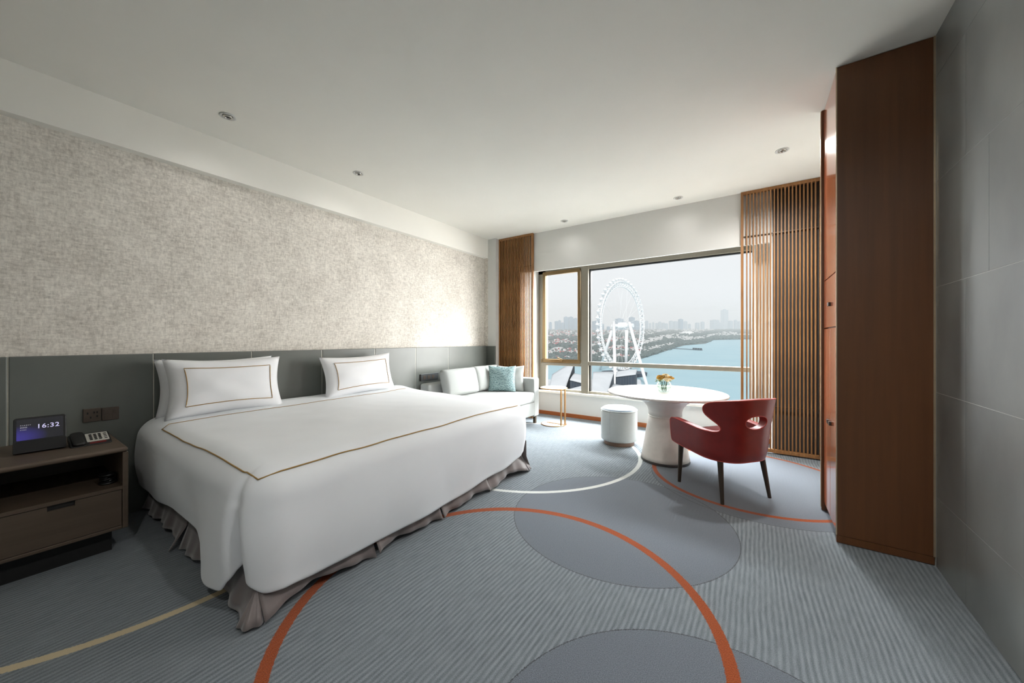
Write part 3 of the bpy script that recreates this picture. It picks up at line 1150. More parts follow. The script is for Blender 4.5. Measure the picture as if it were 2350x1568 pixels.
slab(MB(), Rp @ Matrix.Translation((0.024, -0.055, 0.0012)), 0.060, 0.018, 0.002, 0.003).build('red_strip', M_red_plastic, ph)

# small glossy object in the cubby
gd = thing('cable_reel', (-2.90, 0.365, 0.353), 'small glossy black reel lying at the right end of the nightstand cubby', 'reel')
MB().lathe([(0.0, 0.0), (0.034, 0.0), (0.036, 0.006), (0.030, 0.012), (0.018, 0.016), (0.018, 0.038), (0.030, 0.042), (0.034, 0.048), (0.030, 0.054), (0.0, 0.055)], n=28).build('spool', M_black, gd, smooth=True, local=True)
MB().tube([Vector((0.027 * math.cos(a * 0.5), 0.027 * math.sin(a * 0.5), 0.018 + 0.0014 * a * 0.5)) for a in range(26)], 0.004, 6).build('cord', M_black, gd, smooth=True, local=True)

# wall sockets
sk = thing('wall_socket', (XH, 0.395, 0.62), 'double bronze socket and switch plate on the headboard above the nightstand', 'socket')
MB().box((XH, 0.322, 0.628), (XH + 0.010, 0.395, 0.710)).build('socket_plate', M_socket, sk, bevel=0.003)
MB().box((XH, 0.397, 0.626), (XH + 0.010, 0.470, 0.706)).build('switch_plate', M_socket, sk, bevel=0.003)
for (y, z) in ((0.340, 0.682), (0.352, 0.655), (0.366, 0.684), (0.378, 0.660), (0.378, 0.684)):
    MB().box((XH + 0.009, y - 0.003, z - 0.006), (XH + 0.0108, y + 0.003, z + 0.006)).build('socket_hole', M_gasket, sk)
for (y, z) in ((0.414, 0.684), (0.414, 0.650), (0.450, 0.682), (0.450, 0.650)):
    MB().box((XH + 0.009, y - 0.008, z - 0.010), (XH + 0.0125, y + 0.008, z + 0.010)).build('switch_key', M_socket, sk, bevel=0.001)
sk2 = thing('wall_socket', (XH, 3.05, 0.62), 'dark steel socket plate on the headboard between bed and sofa', 'socket')
MB().box((XH, 2.955, 0.625), (XH + 0.012, 3.245, 0.712)).build('plate', M_steel, sk2, bevel=0.003)
MB().box((XH, 2.945, 0.628), (XH + 0.013, 2.955, 0.710)).build('plate_end', M_gasket, sk2)
for y in (3.01, 3.08, 3.15):
    MB().box((XH + 0.011, y - 0.02, 0.645), (XH + 0.0135, y + 0.02, 0.69)).build('module', M_socket, sk2, bevel=0.001)

# ================================================================== SOFA
sf = thing('sofa', (-2.9, 3.55, 0), 'light grey linen two seat sofa between the bed and the window screen', 'sofa')
SX0, SX1, SY0, SY1 = XH + 0.01, -2.43, 2.93, 4.235
MB().box((SX0, SY0, 0.12), (SX1, SY1 - 0.13, 0.30)).build('base', M_sofa, sf, bevel=0.02)
MB().box((SX0 + 0.16, SY0 + 0.01, 0.30), (SX1 + 0.01, SY1 - 0.14, 0.432)).build('seat_cushion', M_sofa, sf, bevel=0.03, bseg=4)
MB().box((SX0, SY0, 0.28), (SX0 + 0.16, SY1 - 0.13, 0.60)).build('backrest', M_sofa, sf, bevel=0.03, bseg=3)
MB().box((SX0, SY1 - 0.13, 0.10), (SX1 - 0.01, SY1, 0.612)).build('arm', M_sofa, sf, bevel=0.018, bseg=3)
for (x, y) in ((SX1 - 0.05, SY1 - 0.05), (SX1 - 0.05, SY0 + 0.06), (SX0 + 0.06, SY1 - 0.05), (SX0 + 0.06, SY0 + 0.06)):
    MB().box((x - 0.018, y - 0.018, 0.0), (x + 0.018, y + 0.018, 0.12)).build('leg', M_sofa_leg, sf, bevel=0.003)


def block_cushion(w, h, t, mtx, label):
    mb = MB()

    def pt(u, v, s):
        e = 6.0
        k = (max(0, 1 - abs(u) ** e) * max(0, 1 - abs(v) ** e)) ** 0.30
        return mtx @ Vector((w / 2 * u, h / 2 * v, s * (t * 0.5 * (0.62 * k + 0.38 * k * math.cos(u * 1.2) * math.cos(v * 1.2)))))
    for s in (1, -1):
        mb.grid(lambda a, b: pt(a * 2 - 1, b * 2 - 1, s), 24, 24)
    ob = mb.build('back_cushion', M_sofa, smooth=True)
    return tag(ob, label, 'cushion', 'grey back cushions on the sofa')


block_cushion(0.60, 0.34, 0.19, frame((-3.085, 3.36, 0.60), (0, 1, 0), (-0.26, 0, 1)), 'light grey back cushion at the bed end of the sofa')
block_cushion(0.52, 0.34, 0.19, frame((-3.085, 3.90, 0.605), (0.04, 1, 0), (-0.26, 0, 1)), 'light grey back cushion behind the teal cushion on the sofa')
mt = frame((-2.835, 3.915, 0.600), (0.80, 0.42, 0), (-0.05, 0.12, 1))
tc_ = pillow('throw_cushion', 0.38, 0.36, 0.11, mt, M_teal, 'square teal rippled cushion leaning in the corner of the sofa', 'cushion')
mt = frame((-2.76, 4.005, 0.600), (0.80, 0.42, 0), (-0.05, 0.10, 1))
pillow('throw_cushion', 0.38, 0.36, 0.09, mt, M_sofa, 'white cushion half hidden behind the teal cushion', 'cushion')

# ================================================================== SIDE TABLE
st_c = Vector((-2.235, 4.27, 0))
stb = thing('side_table', st_c, 'small round side table with two brass posts beside the sofa arm', 'side table')
MB().lathe([(0.0, 0.0), (0.165, 0.0), (0.168, 0.004), (0.165, 0.010), (0.0, 0.010)], n=40).build('base_plate', M_marble, stb, smooth=False, local=True)
MB().tube([Vector((0.165 * math.cos(a * PI / 24), 0.165 * math.sin(a * PI / 24), 0.006)) for a in range(48)], 0.006, 8, closed=True).build('base_ring', M_brass, stb, smooth=True, local=True)
MB().lathe([(0.0, 0.478), (0.172, 0.478), (0.176, 0.482), (0.176, 0.490), (0.172, 0.494), (0.0, 0.494)], n=48).build('table_top', M_marble, stb, local=True)
MB().tube([Vector((0.176 * math.cos(a * PI / 24), 0.176 * math.sin(a * PI / 24), 0.486)) for a in range(48)], 0.007, 8, closed=True).build('top_ring', M_brass, stb, smooth=True, local=True)
for a in (-0.45, 0.10):
    x, y = 0.158 * math.cos(a), 0.158 * math.sin(a)
    MB().box((x - 0.009, y - 0.009, 0.010), (x + 0.009, y + 0.009, 0.480)).build('post', M_brass, stb, local=True, bevel=0.002)
MB().box((-0.10, -0.012, 0.010), (0.15, 0.012, 0.016)).build('base_bar', M_brass, stb, local=True)

# ================================================================== STOOL
sto = thing('pouf_stool', (-1.235, 3.885, 0), 'round light grey upholstered stool with brown plinth left of the table', 'stool')
MB().lathe([(0.0, 0.0), (0.158, 0.0), (0.160, 0.004), (0.160, 0.046), (0.0, 0.046)], n=48).build('plinth', M_stool_base, sto, local=True)
MB().lathe([(0.0, 0.046), (0.176, 0.046), (0.188, 0.054), (0.191, 0.070), (0.191, 0.345), (0.188, 0.362), (0.180, 0.368)], n=56).build('body', M_stool, sto, smooth=True, local=True)
MB().lathe([(0.180, 0.368), (0.184, 0.374), (0.182, 0.382), (0.165, 0.394), (0.10, 0.402), (0.0, 0.404)], n=56).build('seat_pad', M_stool_top, sto, smooth=True, local=True)
MB().tube([Vector((0.188 * math.cos(a * PI / 30), 0.188 * math.sin(a * PI / 30), 0.371)) for a in range(60)], 0.005, 6, closed=True).build('piping', M_stool, sto, smooth=True, local=True)
for a in (0.6, 2.7, 4.5):
    MB().bar((0.189 * math.cos(a), 0.189 * math.sin(a), 0.06), (0.189 * math.cos(a), 0.189 * math.sin(a), 0.362), 0.003, n=6).build('seam', M_stool, sto, local=True)

# ================================================================== ROUND TABLE
tb = thing('pedestal_table', (-0.705, 3.59, 0), 'round ivory pedestal table in front of the window', 'table')
MB().lathe([(0.0, 0.0), (0.212, 0.0), (0.215, 0.004), (0.215, 0.022), (0.0, 0.022)], n=64).build('foot_ring', M_ring_metal, tb, local=True)
MB().lathe([(0.0, 0.022), (0.212, 0.022), (0.205, 0.06), (0.188, 0.16), (0.170, 0.27), (0.156, 0.36), (0.148, 0.415), (0.0, 0.415)], n=64).build('lower_pedestal', M_table_low, tb, smooth=True, local=True)
MB().lathe([(0.150, 0.414), (0.152, 0.418), (0.149, 0.424)], n=64).build('collar', M_table_body, tb, smooth=True, local=True)
MB().lathe([(0.146, 0.422), (0.147, 0.46), (0.158, 0.50), (0.190, 0.54), (0.25, 0.575), (0.33, 0.600), (0.42, 0.613), (0.505, 0.620), (0.0, 0.620)], n=72).build('upper_pedestal', M_table_body, tb, smooth=True, local=True)
MB().lathe([(0.0, 0.620), (0.508, 0.620), (0.519, 0.625), (0.521, 0.632), (0.519, 0.640), (0.510, 0.644), (0.0, 0.645)], n=96).build('table_top', M_table_top, tb, local=True, bevel=0.001)

# vase of flowers
vs_c = Vector((-0.708, 3.555, 0.645))
vz = thing('flower_vase', vs_c, 'small round glass vase of mustard and cream flowers on the pedestal table', 'vase')
MB().lathe([(0.0, 0.001), (0.046, 0.001), (0.060, 0.014), (0.069, 0.036), (0.068, 0.056), (0.058, 0.078), (0.052, 0.088), (0.055, 0.094),
            (0.052, 0.094), (0.049, 0.088), (0.055, 0.077), (0.065, 0.056), (0.066, 0.036), (0.057, 0.016), (0.044, 0.006), (0.0, 0.006)], n=40).build('bowl', M_vase_glass, vz, smooth=True, local=True)
MB().lathe([(0.0, 0.007), (0.044, 0.007), (0.056, 0.017), (0.064, 0.036), (0.063, 0.05), (0.0, 0.05)], n=32).build('water', M_water_in, vz, smooth=True, local=True)
for i in range(9):
    a = i * 2 * PI / 9
    MB().bar((0.02 * math.cos(a + 1), 0.02 * math.sin(a + 1), 0.012), (0.030 * math.cos(a), 0.030 * math.sin(a), 0.105), 0.0026, 0.002, 6).build('stem', M_stem, vz, local=True)


def flower(c, r, m, n=22, open_=1.0):
    mb = MB()
    c = Vector(c)
    for i in range(n):
        t = (i + 0.5) / n
        a = i * 2.39996
        el = (0.15 + 1.35 * (1 - t)) * open_
        d = Vector((math.cos(a) * math.cos(el), math.sin(a) * math.cos(el), math.sin(el)))
        sd = d.orthogonal().normalized()
        up = d.cross(sd)
        rr = r * (0.55 + 0.45 * t)
        p = c + d * rr * 0.35
        mb.add([c, p + sd * rr * 0.32, p - sd * rr * 0.32, c + d * rr + sd * rr * 0.25 + up * rr * 0.06, c + d * rr - sd * rr * 0.25 + up * rr * 0.06,
                c + d * rr * 1.08 - up * rr * 0.03], [(0, 1, 2), (1, 3, 4, 2), (3, 5, 4)])
    mb.ico(c, r * 0.45, 2, jit=0.15)
    return mb.build('blossom', m, vz, local=True)


for (x, y, z, r, m) in ((-0.022, -0.024, 0.128, 0.042, M_petal_y), (0.046, 0.018, 0.120, 0.040, M_petal_y), (0.012, 0.034, 0.130, 0.038, M_petal_c),
                        (-0.040, 0.018, 0.116, 0.036, M_petal_y), (0.034, -0.030, 0.112, 0.036, M_petal_c), (0.014, -0.004, 0.146, 0.034, M_petal_c)):
    flower((x, y, z), r, m)
for i in range(12):
    a = i * 2.1
    r0 = 0.03 + 0.02 * random.random()
    c = Vector((r0 * math.cos(a), r0 * math.sin(a), 0.088 + 0.02 * random.random()))
    if i % 2 == 0:
        c += Vector((-0.028, -0.024, 0.0))
    d = Vector((math.cos(a), math.sin(a), 0.3)).normalized() * 0.035
    s = d.cross(Vector((0, 0, 1))).normalized() * 0.016
    MB().add([c, c + d * 0.5 + s, c + d + Vector((0, 0, 0.004)), c + d * 0.5 - s, c + d * 0.5 + Vector((0, 0, -0.004))], [(0, 1, 4), (1, 2, 4), (2, 3, 4), (3, 0, 4)]).build('leaf', M_leaf, vz, local=True)

# ================================================================== RED CHAIR
CH = Vector((-0.214, 3.128, 0))
ch = thing('armchair', CH, 'dark red leather armchair with cut out back and tapered bronze legs', 'chair', rz=math.radians(50))
# plan of the shell : left arm front -> round the back -> right arm front
HW, FR, AR = 0.262, 0.225, 0.205
SIDE = FR + 0.055
ARC = AR * PI / 2
BACK = HW - AR
HALF = BACK + ARC + SIDE


def shell_plan(s):
    sg = 1 if s >= 0 else -1
    a = abs(s)
    if a <= BACK:
        p, n = Vector((a, -0.055 - AR, 0)), Vector((0, -1, 0))
    elif a <= BACK + ARC:
        t = (a - BACK) / AR
        n = Vector((math.sin(t), -math.cos(t), 0))
        p = Vector((BACK, -0.055, 0)) + n * AR
    else:
        p = Vector((HW, -0.055 + (a - BACK - ARC), 0))
        n = Vector((1, 0, 0))
    return Vector((p.x * sg, p.y, 0)), Vector((n.x * sg, n.y, 0))


def smooth_poly(pts, it=2):
    for _ in range(it):
        q = []
        for i, p in enumerate(pts):
            n = pts[(i + 1) % len(pts)]
            q.append((p[0] * .75 + n[0] * .25, p[1] * .75 + n[1] * .25))
            q.append((p[0] * .25 + n[0] * .75, p[1] * .25 + n[1] * .75))
        pts = q
    return pts


half = [(0.0, 0.285), (0.22, 0.285), (0.42, 0.300), (HALF - 0.02, 0.325), (HALF, 0.345), (HALF, 0.470), (HALF - 0.01, 0.515), (HALF - 0.05, 0.522),
        (0.46, 0.505), (0.33, 0.490), (0.245, 0.490), (0.222, 0.515), (0.235, 0.545), (0.285, 0.585), (0.318, 0.615), (0.325, 0.655), (0.300, 0.690),
        (0.24, 0.708), (0.12, 0.722), (0.0, 0.725)]
outline = half + [(-x, z) for (x, z) in reversed(half) if x > 1e-6]
outline = smooth_poly(outline, 2)
hole = smooth_poly([(-0.088, 0.545), (-0.092, 0.580), (-0.062, 0.606), (0.0, 0.612), (0.062, 0.606), (0.092, 0.580), (0.088, 0.545), (0.05, 0.522), (0.0, 0.515), (-0.05, 0.522)], 2)


def inside(p, poly):
    c = False
    j = len(poly) - 1
    for i in range(len(poly)):
        xi, yi = poly[i]; xj, yj = poly[j]
        if (yi > p[1]) != (yj > p[1]) and p[0] < (xj - xi) * (p[1] - yi) / (yj - yi) + xi:
            c = not c
        j = i
    return c


def densify(poly, d=0.016):
    out = []
    for i, p in enumerate(poly):
        n = poly[(i + 1) % len(poly)]
        L_ = math.hypot(n[0] - p[0], n[1] - p[1])
        k = max(1, int(L_ / d))
        for t in range(k):
            out.append((p[0] + (n[0] - p[0]) * t / k, p[1] + (n[1] - p[1]) * t / k))
    return out


oo, hh = densify(outline), densify(hole)


def pdist(p, poly):
    return min((p[0] - q[0]) ** 2 + (p[1] - q[1]) ** 2 for q in poly) ** 0.5


pts2 = [Vector(p) for p in oo + hh]
edg = [(i, (i + 1) % len(oo)) for i in range(len(oo))] + [(len(oo) + i, len(oo) + (i + 1) % len(hh)) for i in range(len(hh))]
g = 0.022
x = -HALF
while x < HALF:
    z = 0.28
    while z < 0.73:
        if inside((x, z), oo) and not inside((x, z), hh) and pdist((x, z), oo) > 0.012 and pdist((x, z), hh) > 0.012:
            pts2.append(Vector((x, z)))
        z += g
    x += g
vv, ee, ff, *_ = delaunay_2d_cdt(pts2, edg, [], 0, 1e-5)
keep = []
for f in ff:
    c = (sum(vv[i].x for i in f) / 3, sum(vv[i].y for i in f) / 3)
    if inside(c, oo) and not inside(c, hh):
        keep.append(tuple(f))


def shell_pt(s, z, d=0.0):
    p, n = shell_plan(s)
    lean = 0.05 * max(0, (z - 0.30) / 0.42) ** 1.3 - 0.015 * max(0, (0.36 - z) / 0.08) ** 2
    return Vector((p.x, p.y, z)) + n * (lean - d)


TH = 0.052
no = len(vv)
vs_, fs_ = [], []
for v in vv:
    vs_.append(shell_pt(v.x, v.y, 0.0))
for v in vv:
    vs_.append(shell_pt(v.x, v.y, TH))
# mid rim bulges a little so that the upholstered edge is round
fs_ += keep + [tuple(i + no for i in reversed(f)) for f in keep]
cnt = {}
for f in keep:
    for a, b in ((f[0], f[1]), (f[1], f[2]), (f[2], f[0])):
        cnt.setdefault((min(a, b), max(a, b)), []).append((a, b))
for k_, l_ in cnt.items():
    if len(l_) == 1:
        a, b = l_[0]
        fs_.append((b, a, a + no, b + no))
MB().add(vs_, fs_).build('shell', M_chair, ch, local=True, bevel=0.010, bseg=3)
MB().tube([shell_pt(p[0], p[1], 0.002) for p in oo if True], 0.0042, 6, closed=True).build('piping', M_chair_pipe, ch, smooth=True, local=True)
MB().tube([shell_pt(p[0], p[1], 0.002) for p in hh], 0.0042, 6, closed=True).build('piping', M_chair_pipe, ch, smooth=True, local=True)
# seat
sp = []
for i in range(60):
    s = -HALF + 0.01 + (2 * HALF - 0.02) * i / 59
    sp.append(shell_plan(s)[0] - shell_plan(s)[1] * (TH - 0.006))
se = MB()
nS = len(sp)
lv = [(0.300, 0.97), (0.305, 1.0), (0.395, 1.0), (0.415, 0.975), (0.425, 0.90)]
cS = Vector((0, 0.0, 0))
svs = [cS + (p - cS) * k + Vector((0, 0, z)) for (z, k) in lv for p in sp]
sfs = []
for k in range(len(lv) - 1):
    for i in range(nS):
        j = (i + 1) % nS
        sfs.append((k * nS + i, k * nS + j, (k + 1) * nS + j, (k + 1) * nS + i))
sfs.append(tuple(range((len(lv) - 1) * nS, len(lv) * nS)))
sfs.append(tuple(range(nS - 1, -1, -1)))
se.add(svs, sfs).build('seat', M_chair, ch, local=True, bevel=0.004)
for (tx, ty, bx, by) in ((-0.20, 0.19, -0.205, 0.205), (0.20, 0.19, 0.205, 0.205), (-0.185, -0.165, -0.205, -0.205), (0.185, -0.165, 0.205, -0.215)):
    MB().bar((tx, ty, 0.315), (bx, by, 0.0), 0.0205, 0.0115, 16).build('leg', M_chair_leg, ch, local=True, smooth=False)

# ================================================================== VIEW OUTSIDE
FW = Vector((-math.sin(YAW), math.cos(YAW), 0))
RT_ = Vector((math.cos(YAW), math.sin(YAW), 0))
EYE = Vector((0, 0, CAM_H))
H0, OHOR = 60.0, 748.0          # the window is sixty metres up; the land rises gently away from the lake


def at(px, py, D):
    return EYE + FW * D + RT_ * ((px - CXP) / FPX * D) + Vector((0, 0, -(py - HOR) / FPX * D))


def gz(D):
    return CAM_H - H0 + (HOR - OHOR) / FPX * D


def ground(px, D):
    p = at(px, HOR, D)
    p.z = gz(D)
    return p


def gd_depth(py):
    return FPX * H0 / (py - OHOR)


def G(px, py):
    return ground(px, gd_depth(py))


M_lake = mat('lake_water', (158, 188, 197), 0.6, var=0.03, vscale=0.02, stretch=(1, 1, 1), col2=(150, 183, 194))
M_land = mat('wooded_land', (128, 134, 130), 0.95, var=0.15, vscale=0.02)
M_tree = mat('winter_tree_foliage', (108, 120, 118), 0.95, var=0.25, vscale=0.2)
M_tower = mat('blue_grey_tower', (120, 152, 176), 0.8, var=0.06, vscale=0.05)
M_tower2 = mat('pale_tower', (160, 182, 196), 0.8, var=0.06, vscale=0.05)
M_house = mat('white_house', (220, 220, 220), 0.85, var=0.08, vscale=0.1)
M_house_red = mat('red_roof_house', (196, 136, 136), 0.85, var=0.1, vscale=0.1)
M_wheel = mat('white_steel', (244, 244, 244), 0.5, var=0.01)
M_roof = mat('pale_metal_roof', (204, 208, 212), 0.55, var=0.05, vscale=0.08)
M_facade = mat('dark_slat_facade', (58, 70, 84), 0.6, var=0.1, vscale=0.3)
M_pier = mat('dark_timber_pier', (88, 96, 104), 0.8)
M_boat = mat('boat_dark', (70, 76, 82), 0.7)


def quad(pts, m, name):
    return MB().add(pts, [tuple(range(len(pts)))]).build(name, m, base=False)


tag(quad([ground(-200, 60), ground(5200, 60), ground(3600, 3400), ground(-600, 3400)], M_lake, 'lake'),
    'pale blue lake spreading below the window', 'lake', kind='stuff')
shore = [G(1000, 842), G(1300, 838), G(1430, 836), G(1478, 822), G(1500, 815), G(1528, 806), G(1545, 800), G(1570, 793), G(1620, 789), G(1630, 781), G(1700, 779), G(1900, 779),
         ground(2300, 6500), ground(500, 6500)]
land = MB().add([p + Vector((0, 0, 1.0)) for p in shore], [tuple(range(len(shore)))])
tag(land.build('far_shore', M_land, base=False), 'low wooded land across the lake with the city on it', 'land', kind='stuff')

# tree belt and low houses on the far shore : too many to count
rnd = random.Random(11)
trees, white_h, red_h = MB(), MB(), MB()


def shore_y(px):
    return ip(px, ((1000, 840), (1430, 834), (1478, 821), (1500, 814), (1530, 804), (1570, 792), (1620, 787), (1640, 780), (1800, 778)))


for i in range(7000):
    px = rnd.uniform(1225, 1760)
    y1 = shore_y(px)
    py = y1 - rnd.random() ** 1.2 * (y1 - 756.5)
    if py < 757 or (px < 1345 and px > 1338):
        continue
    # belts of houses lie between belts of trees
    b = math.sin((py - 757) * 0.30 + px * 0.013 + 1.3 * math.sin(px * 0.05))
    p = G(px, py)
    D = gd_depth(py)
    sc_ = D / 1000.0
    if b > 0.0 and py < y1 - 7 and rnd.random() < 0.7:
        w = rnd.uniform(1.6, 3.6) * sc_ ** 0.7
        tgt = red_h if (rnd.random() < 0.38 and px < 1470) else white_h
        tgt.box((p.x - w, p.y - w * 0.7, p.z), (p.x + w, p.y + w * 0.7, p.z + rnd.uniform(3, 7.5) * sc_ ** 0.6), rz=rnd.uniform(0, 3))
    else:
        r = rnd.uniform(2.4, 4.6) * sc_ ** 0.6
        trees.ico(p + Vector((0, 0, r * 0.6)), r * 1.2, 1, (1.25, 1.25, 0.9), 0.25)
for i in range(900):
    px = rnd.uniform(1230, 1640)
    y1 = shore_y(px)
    p = G(px, y1 - rnd.uniform(1, 8))
    r = rnd.uniform(2.0, 3.8)
    trees.ico(p + Vector((0, 0, r * 0.8)), r * 1.3, 1, (1.2, 1.2, 1.0), 0.25)
tag(trees.build('tree_belt', M_tree, base=False), 'belt of grey green trees along the far shore', 'trees', kind='stuff')
tag(white_h.build('low_houses', M_house, base=False), 'scatter of white low houses among the trees across the lake', 'houses', kind='stuff')
tag(red_h.build('low_houses', M_house_red, base=False), 'red roofed low houses among the trees behind the wheel', 'houses', kind='stuff')


def tower(px, wpx, ytop, ybase, m, label, group, rz=0.3):
    D = gd_depth(ybase)
    p = ground(px, D)
    w = wpx / FPX * D
    hgt = (ybase - ytop) / FPX * D
    mb = MB().box((p.x - w / 2, p.y - w * 0.35, p.z - 5), (p.x + w / 2, p.y + w * 0.35, p.z + hgt), rz=YAW + rz)
    mb.box((p.x - w / 5, p.y - w * 0.15, p.z + hgt), (p.x + w / 5, p.y + w * 0.15, p.z + hgt * 1.05), rz=YAW + rz)
    return tag(mb.build('tower_block', m), label, 'tower', group)


ORDN = ('leftmost second third fourth fifth sixth seventh eighth ninth tenth eleventh twelfth thirteenth fourteenth fifteenth '
        'sixteenth seventeenth eighteenth nineteenth twentieth').split()


def nth(i):
    return ORDN[i] if i == 0 else ORDN[i] + ' from left'


LG = 'apartment towers seen through the left casement'
for k, (px, w, yt) in enumerate(((1263, 6, 740), (1277, 7, 738), (1284, 6, 736), (1291, 6, 741), (1299, 9, 728), (1310, 9, 728), (1321, 9, 731), (1331, 8, 730))):
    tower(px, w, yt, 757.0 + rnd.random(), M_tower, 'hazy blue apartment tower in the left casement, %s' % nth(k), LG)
MG = 'skyline towers behind the wheel'
for k, (px, w, yt) in enumerate(((1362, 8, 738), (1369, 12, 737), (1376, 9, 728), (1383, 5, 744), (1396, 6, 750), (1421, 15, 732), (1432, 6, 738), (1450, 11, 729), (1461, 9, 737), (1471, 7, 742))):
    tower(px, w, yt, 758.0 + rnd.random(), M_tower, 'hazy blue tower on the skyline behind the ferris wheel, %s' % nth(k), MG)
RG = 'skyline towers right of the wheel'
for k, (px, w, yt) in enumerate(((1484, 6, 737), (1492, 4, 742), (1499, 4, 740), (1507, 5, 742), (1514, 6, 739), (1522, 6, 741), (1529, 6, 743), (1540, 8, 737), (1550, 9, 738), (1573, 7, 738), (1582, 5, 744), (1600, 8, 741), (1612, 7, 739), (1640, 16, 735), (1652, 8, 741), (1676, 9, 737), (1688, 6, 735), (1697, 8, 738), (1709, 8, 740), (1719, 7, 737))):
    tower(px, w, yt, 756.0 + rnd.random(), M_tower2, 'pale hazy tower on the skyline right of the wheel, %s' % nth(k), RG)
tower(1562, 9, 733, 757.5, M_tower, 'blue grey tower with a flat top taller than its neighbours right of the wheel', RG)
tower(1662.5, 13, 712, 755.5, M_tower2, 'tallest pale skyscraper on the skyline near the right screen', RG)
p0 = G(1575, 768)
tag(MB().box((p0.x - 42, p0.y - 20, p0.z), (p0.x + 42, p0.y + 20, p0.z + 16), rz=YAW).box((p0.x - 18, p0.y - 15, p0.z + 16), (p0.x + 30, p0.y + 15, p0.z + 22), rz=YAW).build('white_hall', M_wheel),
    'long white hall among trees below the skyline', 'building')

# jetty with a boat shed
ja, jb = G(1534, 800.5), G(1612, 805)
ja.z += 1.5; jb.z += 1.5
jt = thing('jetty', ja, 'thin dark jetty running out over the lake with a shelter at its end', 'jetty')
MB().bar(ja, jb, 0.9, n=6).build('deck', M_pier, jt)
jm = ja.lerp(jb, 0.86)
for k in range(4):
    q_ = jm + (jb - ja).normalized() * (k * 6 - 9)
    MB().box((q_.x - 1.8, q_.y - 1.8, q_.z), (q_.x + 1.8, q_.y + 1.8, q_.z + 4.2), rz=YAW).build('shelter_bay', M_boat, jt)

# ---- ferris wheel
WD = 440.0
hub = at(1428.5, 748, WD)
RAD = 54.0
ph_ = math.radians(-44.7)
wx = (RT_ * math.cos(ph_) - FW * math.sin(ph_))     # in-plane horizontal, left side nearer
wn = wx.cross(Vector((0, 0, 1)))                    # axle
fw_ = thing('ferris_wheel', Vector((hub.x, hub.y, gz(WD))), 'tall white ferris wheel standing at the lake edge', 'ferris wheel')


def wpt(a, r, off=0.0):
    return hub + wx * (math.cos(a) * r) + Vector((0, 0, math.sin(a) * r)) + wn * off


NSEG = 56
for nm, r, off, th in (('rim_ring', RAD, -2.2, 0.62), ('rim_ring', RAD, 2.2, 0.62), ('rim_ring', RAD - 6.0, 0.0, 0.62)):
    MB().tube([wpt(2 * PI * i / 72, r, off) for i in range(72)], th, 6, closed=True).build(nm, M_wheel, fw_, smooth=True)
br = MB()
for i in range(NSEG):
    a, b = 2 * PI * i / NSEG, 2 * PI * (i + 1) / NSEG
    for off in (-2.2, 2.2):
        br.bar(wpt(a, RAD, off), wpt((a + b) / 2, RAD - 6.0, 0), 0.34, n=5, cap=False)
        br.bar(wpt((a + b) / 2, RAD - 6.0, 0), wpt(b, RAD, off), 0.34, n=5, cap=False)
    br.bar(wpt(a, RAD, -2.2), wpt(a, RAD, 2.2), 0.34, n=5, cap=False)
o = br.build('rim_lattice', M_wheel, fw_)
first = None
NG = 48
for i in range(NG):
    a = 2 * PI * i / NG
    p = wpt(a, RAD + 3.2)
    if first is None:
        first = MB().ico(p, 1.0, 2, (2.1, 2.1, 1.5)).bar(p, wpt(a, RAD), 0.3, n=5).build('gondola', M_wheel, fw_, smooth=True)
        fp = p
    else:
        copy_part(first, fw_, p - fp)
for i in range(24):
    a = 2 * PI * i / 24
    MB().bar(hub + wn * (4 if i % 2 else -4), wpt(a, RAD - 6), 0.10, n=4, cap=False).build('spoke_cable', M_wheel, fw_)
MB().bar(hub - wn * 14, hub + wn * 14, 2.4, n=16).build('axle', M_wheel, fw_)
MB().bar(hub - wn * 4.5, hub + wn * 4.5, 4.2, n=20).build('hub', M_wheel, fw_)
for (pa, pb) in (((1408.5, 740, 450), (1412, 882, 368)), ((1444, 741, 430), (1484, 884, 364)), ((1404, 760, 452), (1377, 848, 490)), ((1438, 758, 432), (1436.5, 858, 447))):
    a_, b_ = at(*pa), at(*pb)
    MB().bar(a_, b_, 1.9, 1.6, n=14).build('support_leg', M_wheel, fw_, smooth=True)
pc = ground(1430, 440)
bp_ = at(1432, 854, 440)
MB().lathe([(0.0, -14), (24, -14), (26, -6), (27, 0), (0, 0)], bp_, 40).build('boarding_deck', M_facade, fw_)

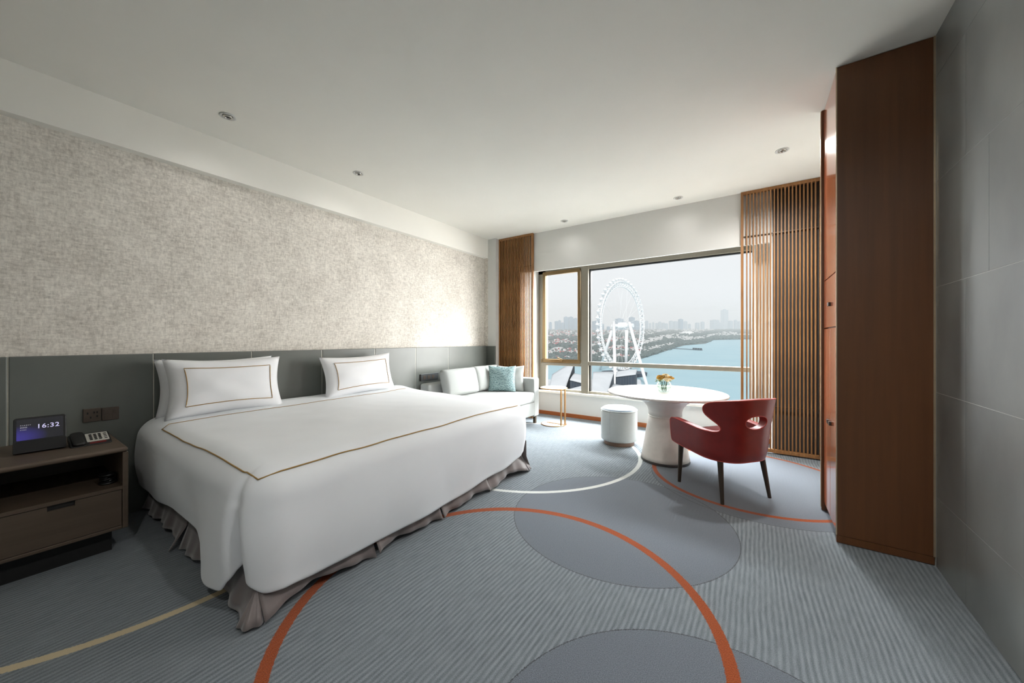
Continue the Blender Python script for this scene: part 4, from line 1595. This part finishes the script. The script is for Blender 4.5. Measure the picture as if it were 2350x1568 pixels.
# ---- lakeside pavilions with swooping pale roofs
def pavilion(name, base, roof, label, slats=True):
    """base: four (px, py) ground corners; roof: four (px, py lift in metres) heights above each corner"""
    t = thing(name, base[0], label, 'pavilion', 'pavilions with swooping pale roofs by the wheel')
    n = len(base)
    top = [b + Vector((0, 0, h)) for b, h in zip(base, roof)]
    f = MB().add(list(base) + top, [(i, (i + 1) % n, n + (i + 1) % n, n + i) for i in range(n)])
    f.build('facade', M_facade, t)
    c = sum(top, Vector()) / n
    ov = [c + (p - c) * 1.05 + Vector((0, 0, 0.4)) for p in top]

    def sag(u, v):
        a = ov[0].lerp(ov[1], u)
        b = ov[3].lerp(ov[2], u)
        p = a.lerp(b, v)
        p.z += 1.6 * math.sin(PI * u) * math.sin(PI * v)
        return p
    m_ = MB().grid(sag, 14, 8).build('roof', M_roof, t, smooth=True)
    md = m_.modifiers.new('deck', 'SOLIDIFY')
    md.thickness = 0.8
    md.offset = 1
    if slats:
        for e in range(n):
            a, b = base[e], base[(e + 1) % n]
            ha, hb = roof[e], roof[(e + 1) % n]
            k = max(2, int((b - a).length / 2.2))
            nrm = (b - a).cross(Vector((0, 0, 1))).normalized() * 0.25
            s_ = MB()
            for i in range(k):
                u = (i + 0.5) / k
                p = a.lerp(b, u)
                h = ha + (hb - ha) * u
                s_.box((p.x - 0.16 + nrm.x, p.y - 0.16 + nrm.y, p.z), (p.x + 0.16 + nrm.x, p.y + 0.16 + nrm.y, p.z + h))
                s_.box((p.x - 0.16 - nrm.x, p.y - 0.16 - nrm.y, p.z), (p.x + 0.16 - nrm.x, p.y + 0.16 - nrm.y, p.z + h))
            q = s_.build('slat_row', M_pier, t)
            q['kind'] = 'stuff'
    return t


def PG(px, D, dz=0.0):
    p = ground(px, D)
    p.z += dz
    return p


plaza = MB().add([PG(1130, 300, 0.6), PG(1235, 395, 0.6), PG(1470, 395, 0.6), PG(1475, 330, 0.6), PG(1445, 150, 0.6), PG(1130, 140, 0.6)], [(0, 1, 2, 3, 4, 5)])
tag(plaza.build('plaza', M_roof, base=False), 'pale paved plaza at the foot of the wheel', 'plaza', kind='stuff')
pavilion('pavilion', [PG(1256, 296), PG(1292, 296), PG(1318, 372), PG(1268, 372)], [1.0, 3.0, 23, 9],
         'pavilion with a long rising roof at the left of the casement')
pavilion('pavilion', [PG(1309, 312), PG(1352, 305), PG(1356, 345), PG(1318, 352)], [12, 9, 9, 12],
         'pavilion with dark slatted wall rising behind the low one at the mullion')
pavilion('pavilion', [PG(1294, 262), PG(1352, 266), PG(1352, 292), PG(1308, 288)], [7, 11, 11, 8],
         'long low pavilion with dark slatted wall in front of the window mullion')
pavilion('pavilion', [PG(1358, 262), PG(1386, 262), PG(1408, 322), PG(1362, 322)], [10, 4.5, 17, 17],
         'pavilion with a sloping pale roof left of the wheel legs')
pavilion('pavilion', [PG(1384, 268), PG(1404, 262), PG(1428, 298), PG(1408, 304)], [4, 4, 9, 9],
         'narrow pavilion with a bright ramp like roof beside the wheel leg')
pavilion('pavilion', [PG(1414, 318), PG(1458, 318), PG(1461, 352), PG(1418, 352)], [14, 16, 16, 14],
         'dark boxy pavilion right of the wheel leg')
pavilion('pavilion', [PG(1362, 224), PG(1400, 224), PG(1412, 250), PG(1366, 250)], [7, 6, 6, 8],
         'nearest low pavilion with slatted wall at the window sill')
pavilion('pavilion', [PG(1322, 222), PG(1341, 224), PG(1343, 246), PG(1328, 246)], [3, 3, 6, 6],
         'small pale roofed pavilion left of the mullion at the sill')

# ---- haze over the lake and the city
S.cycles.volume_bounces = 1
mh = bpy.data.materials.new('lake_haze')
mh.use_nodes = True
nt = mh.node_tree
nt.nodes.remove(nt.nodes['Principled BSDF'])
vsn = nt.nodes.new('ShaderNodeVolumeScatter')
vsn.inputs['Color'].default_value = (0.96, 0.985, 1.0, 1)
vsn.inputs['Density'].default_value = 0.00022
vsn.inputs['Anisotropy'].default_value = 0.0
nt.links.new(vsn.outputs[0], nt.nodes['Material Output'].inputs['Volume'])
hz = MB().add([ground(500, 250) + Vector((0, 0, -40)), ground(2300, 250) + Vector((0, 0, -40)), ground(2300, 7000) + Vector((0, 0, -40)), ground(500, 7000) + Vector((0, 0, -40)),
               ground(500, 250) + Vector((0, 0, 200)), ground(2300, 250) + Vector((0, 0, 200)), ground(2300, 7000) + Vector((0, 0, 350)), ground(500, 7000) + Vector((0, 0, 350))],
              [(0, 3, 2, 1), (4, 5, 6, 7), (0, 1, 5, 4), (1, 2, 6, 5), (2, 3, 7, 6), (3, 0, 4, 7)])
tag(hz.build('haze', mh, base=False), 'thin bluish haze hanging over the lake and city', 'haze', kind='stuff')
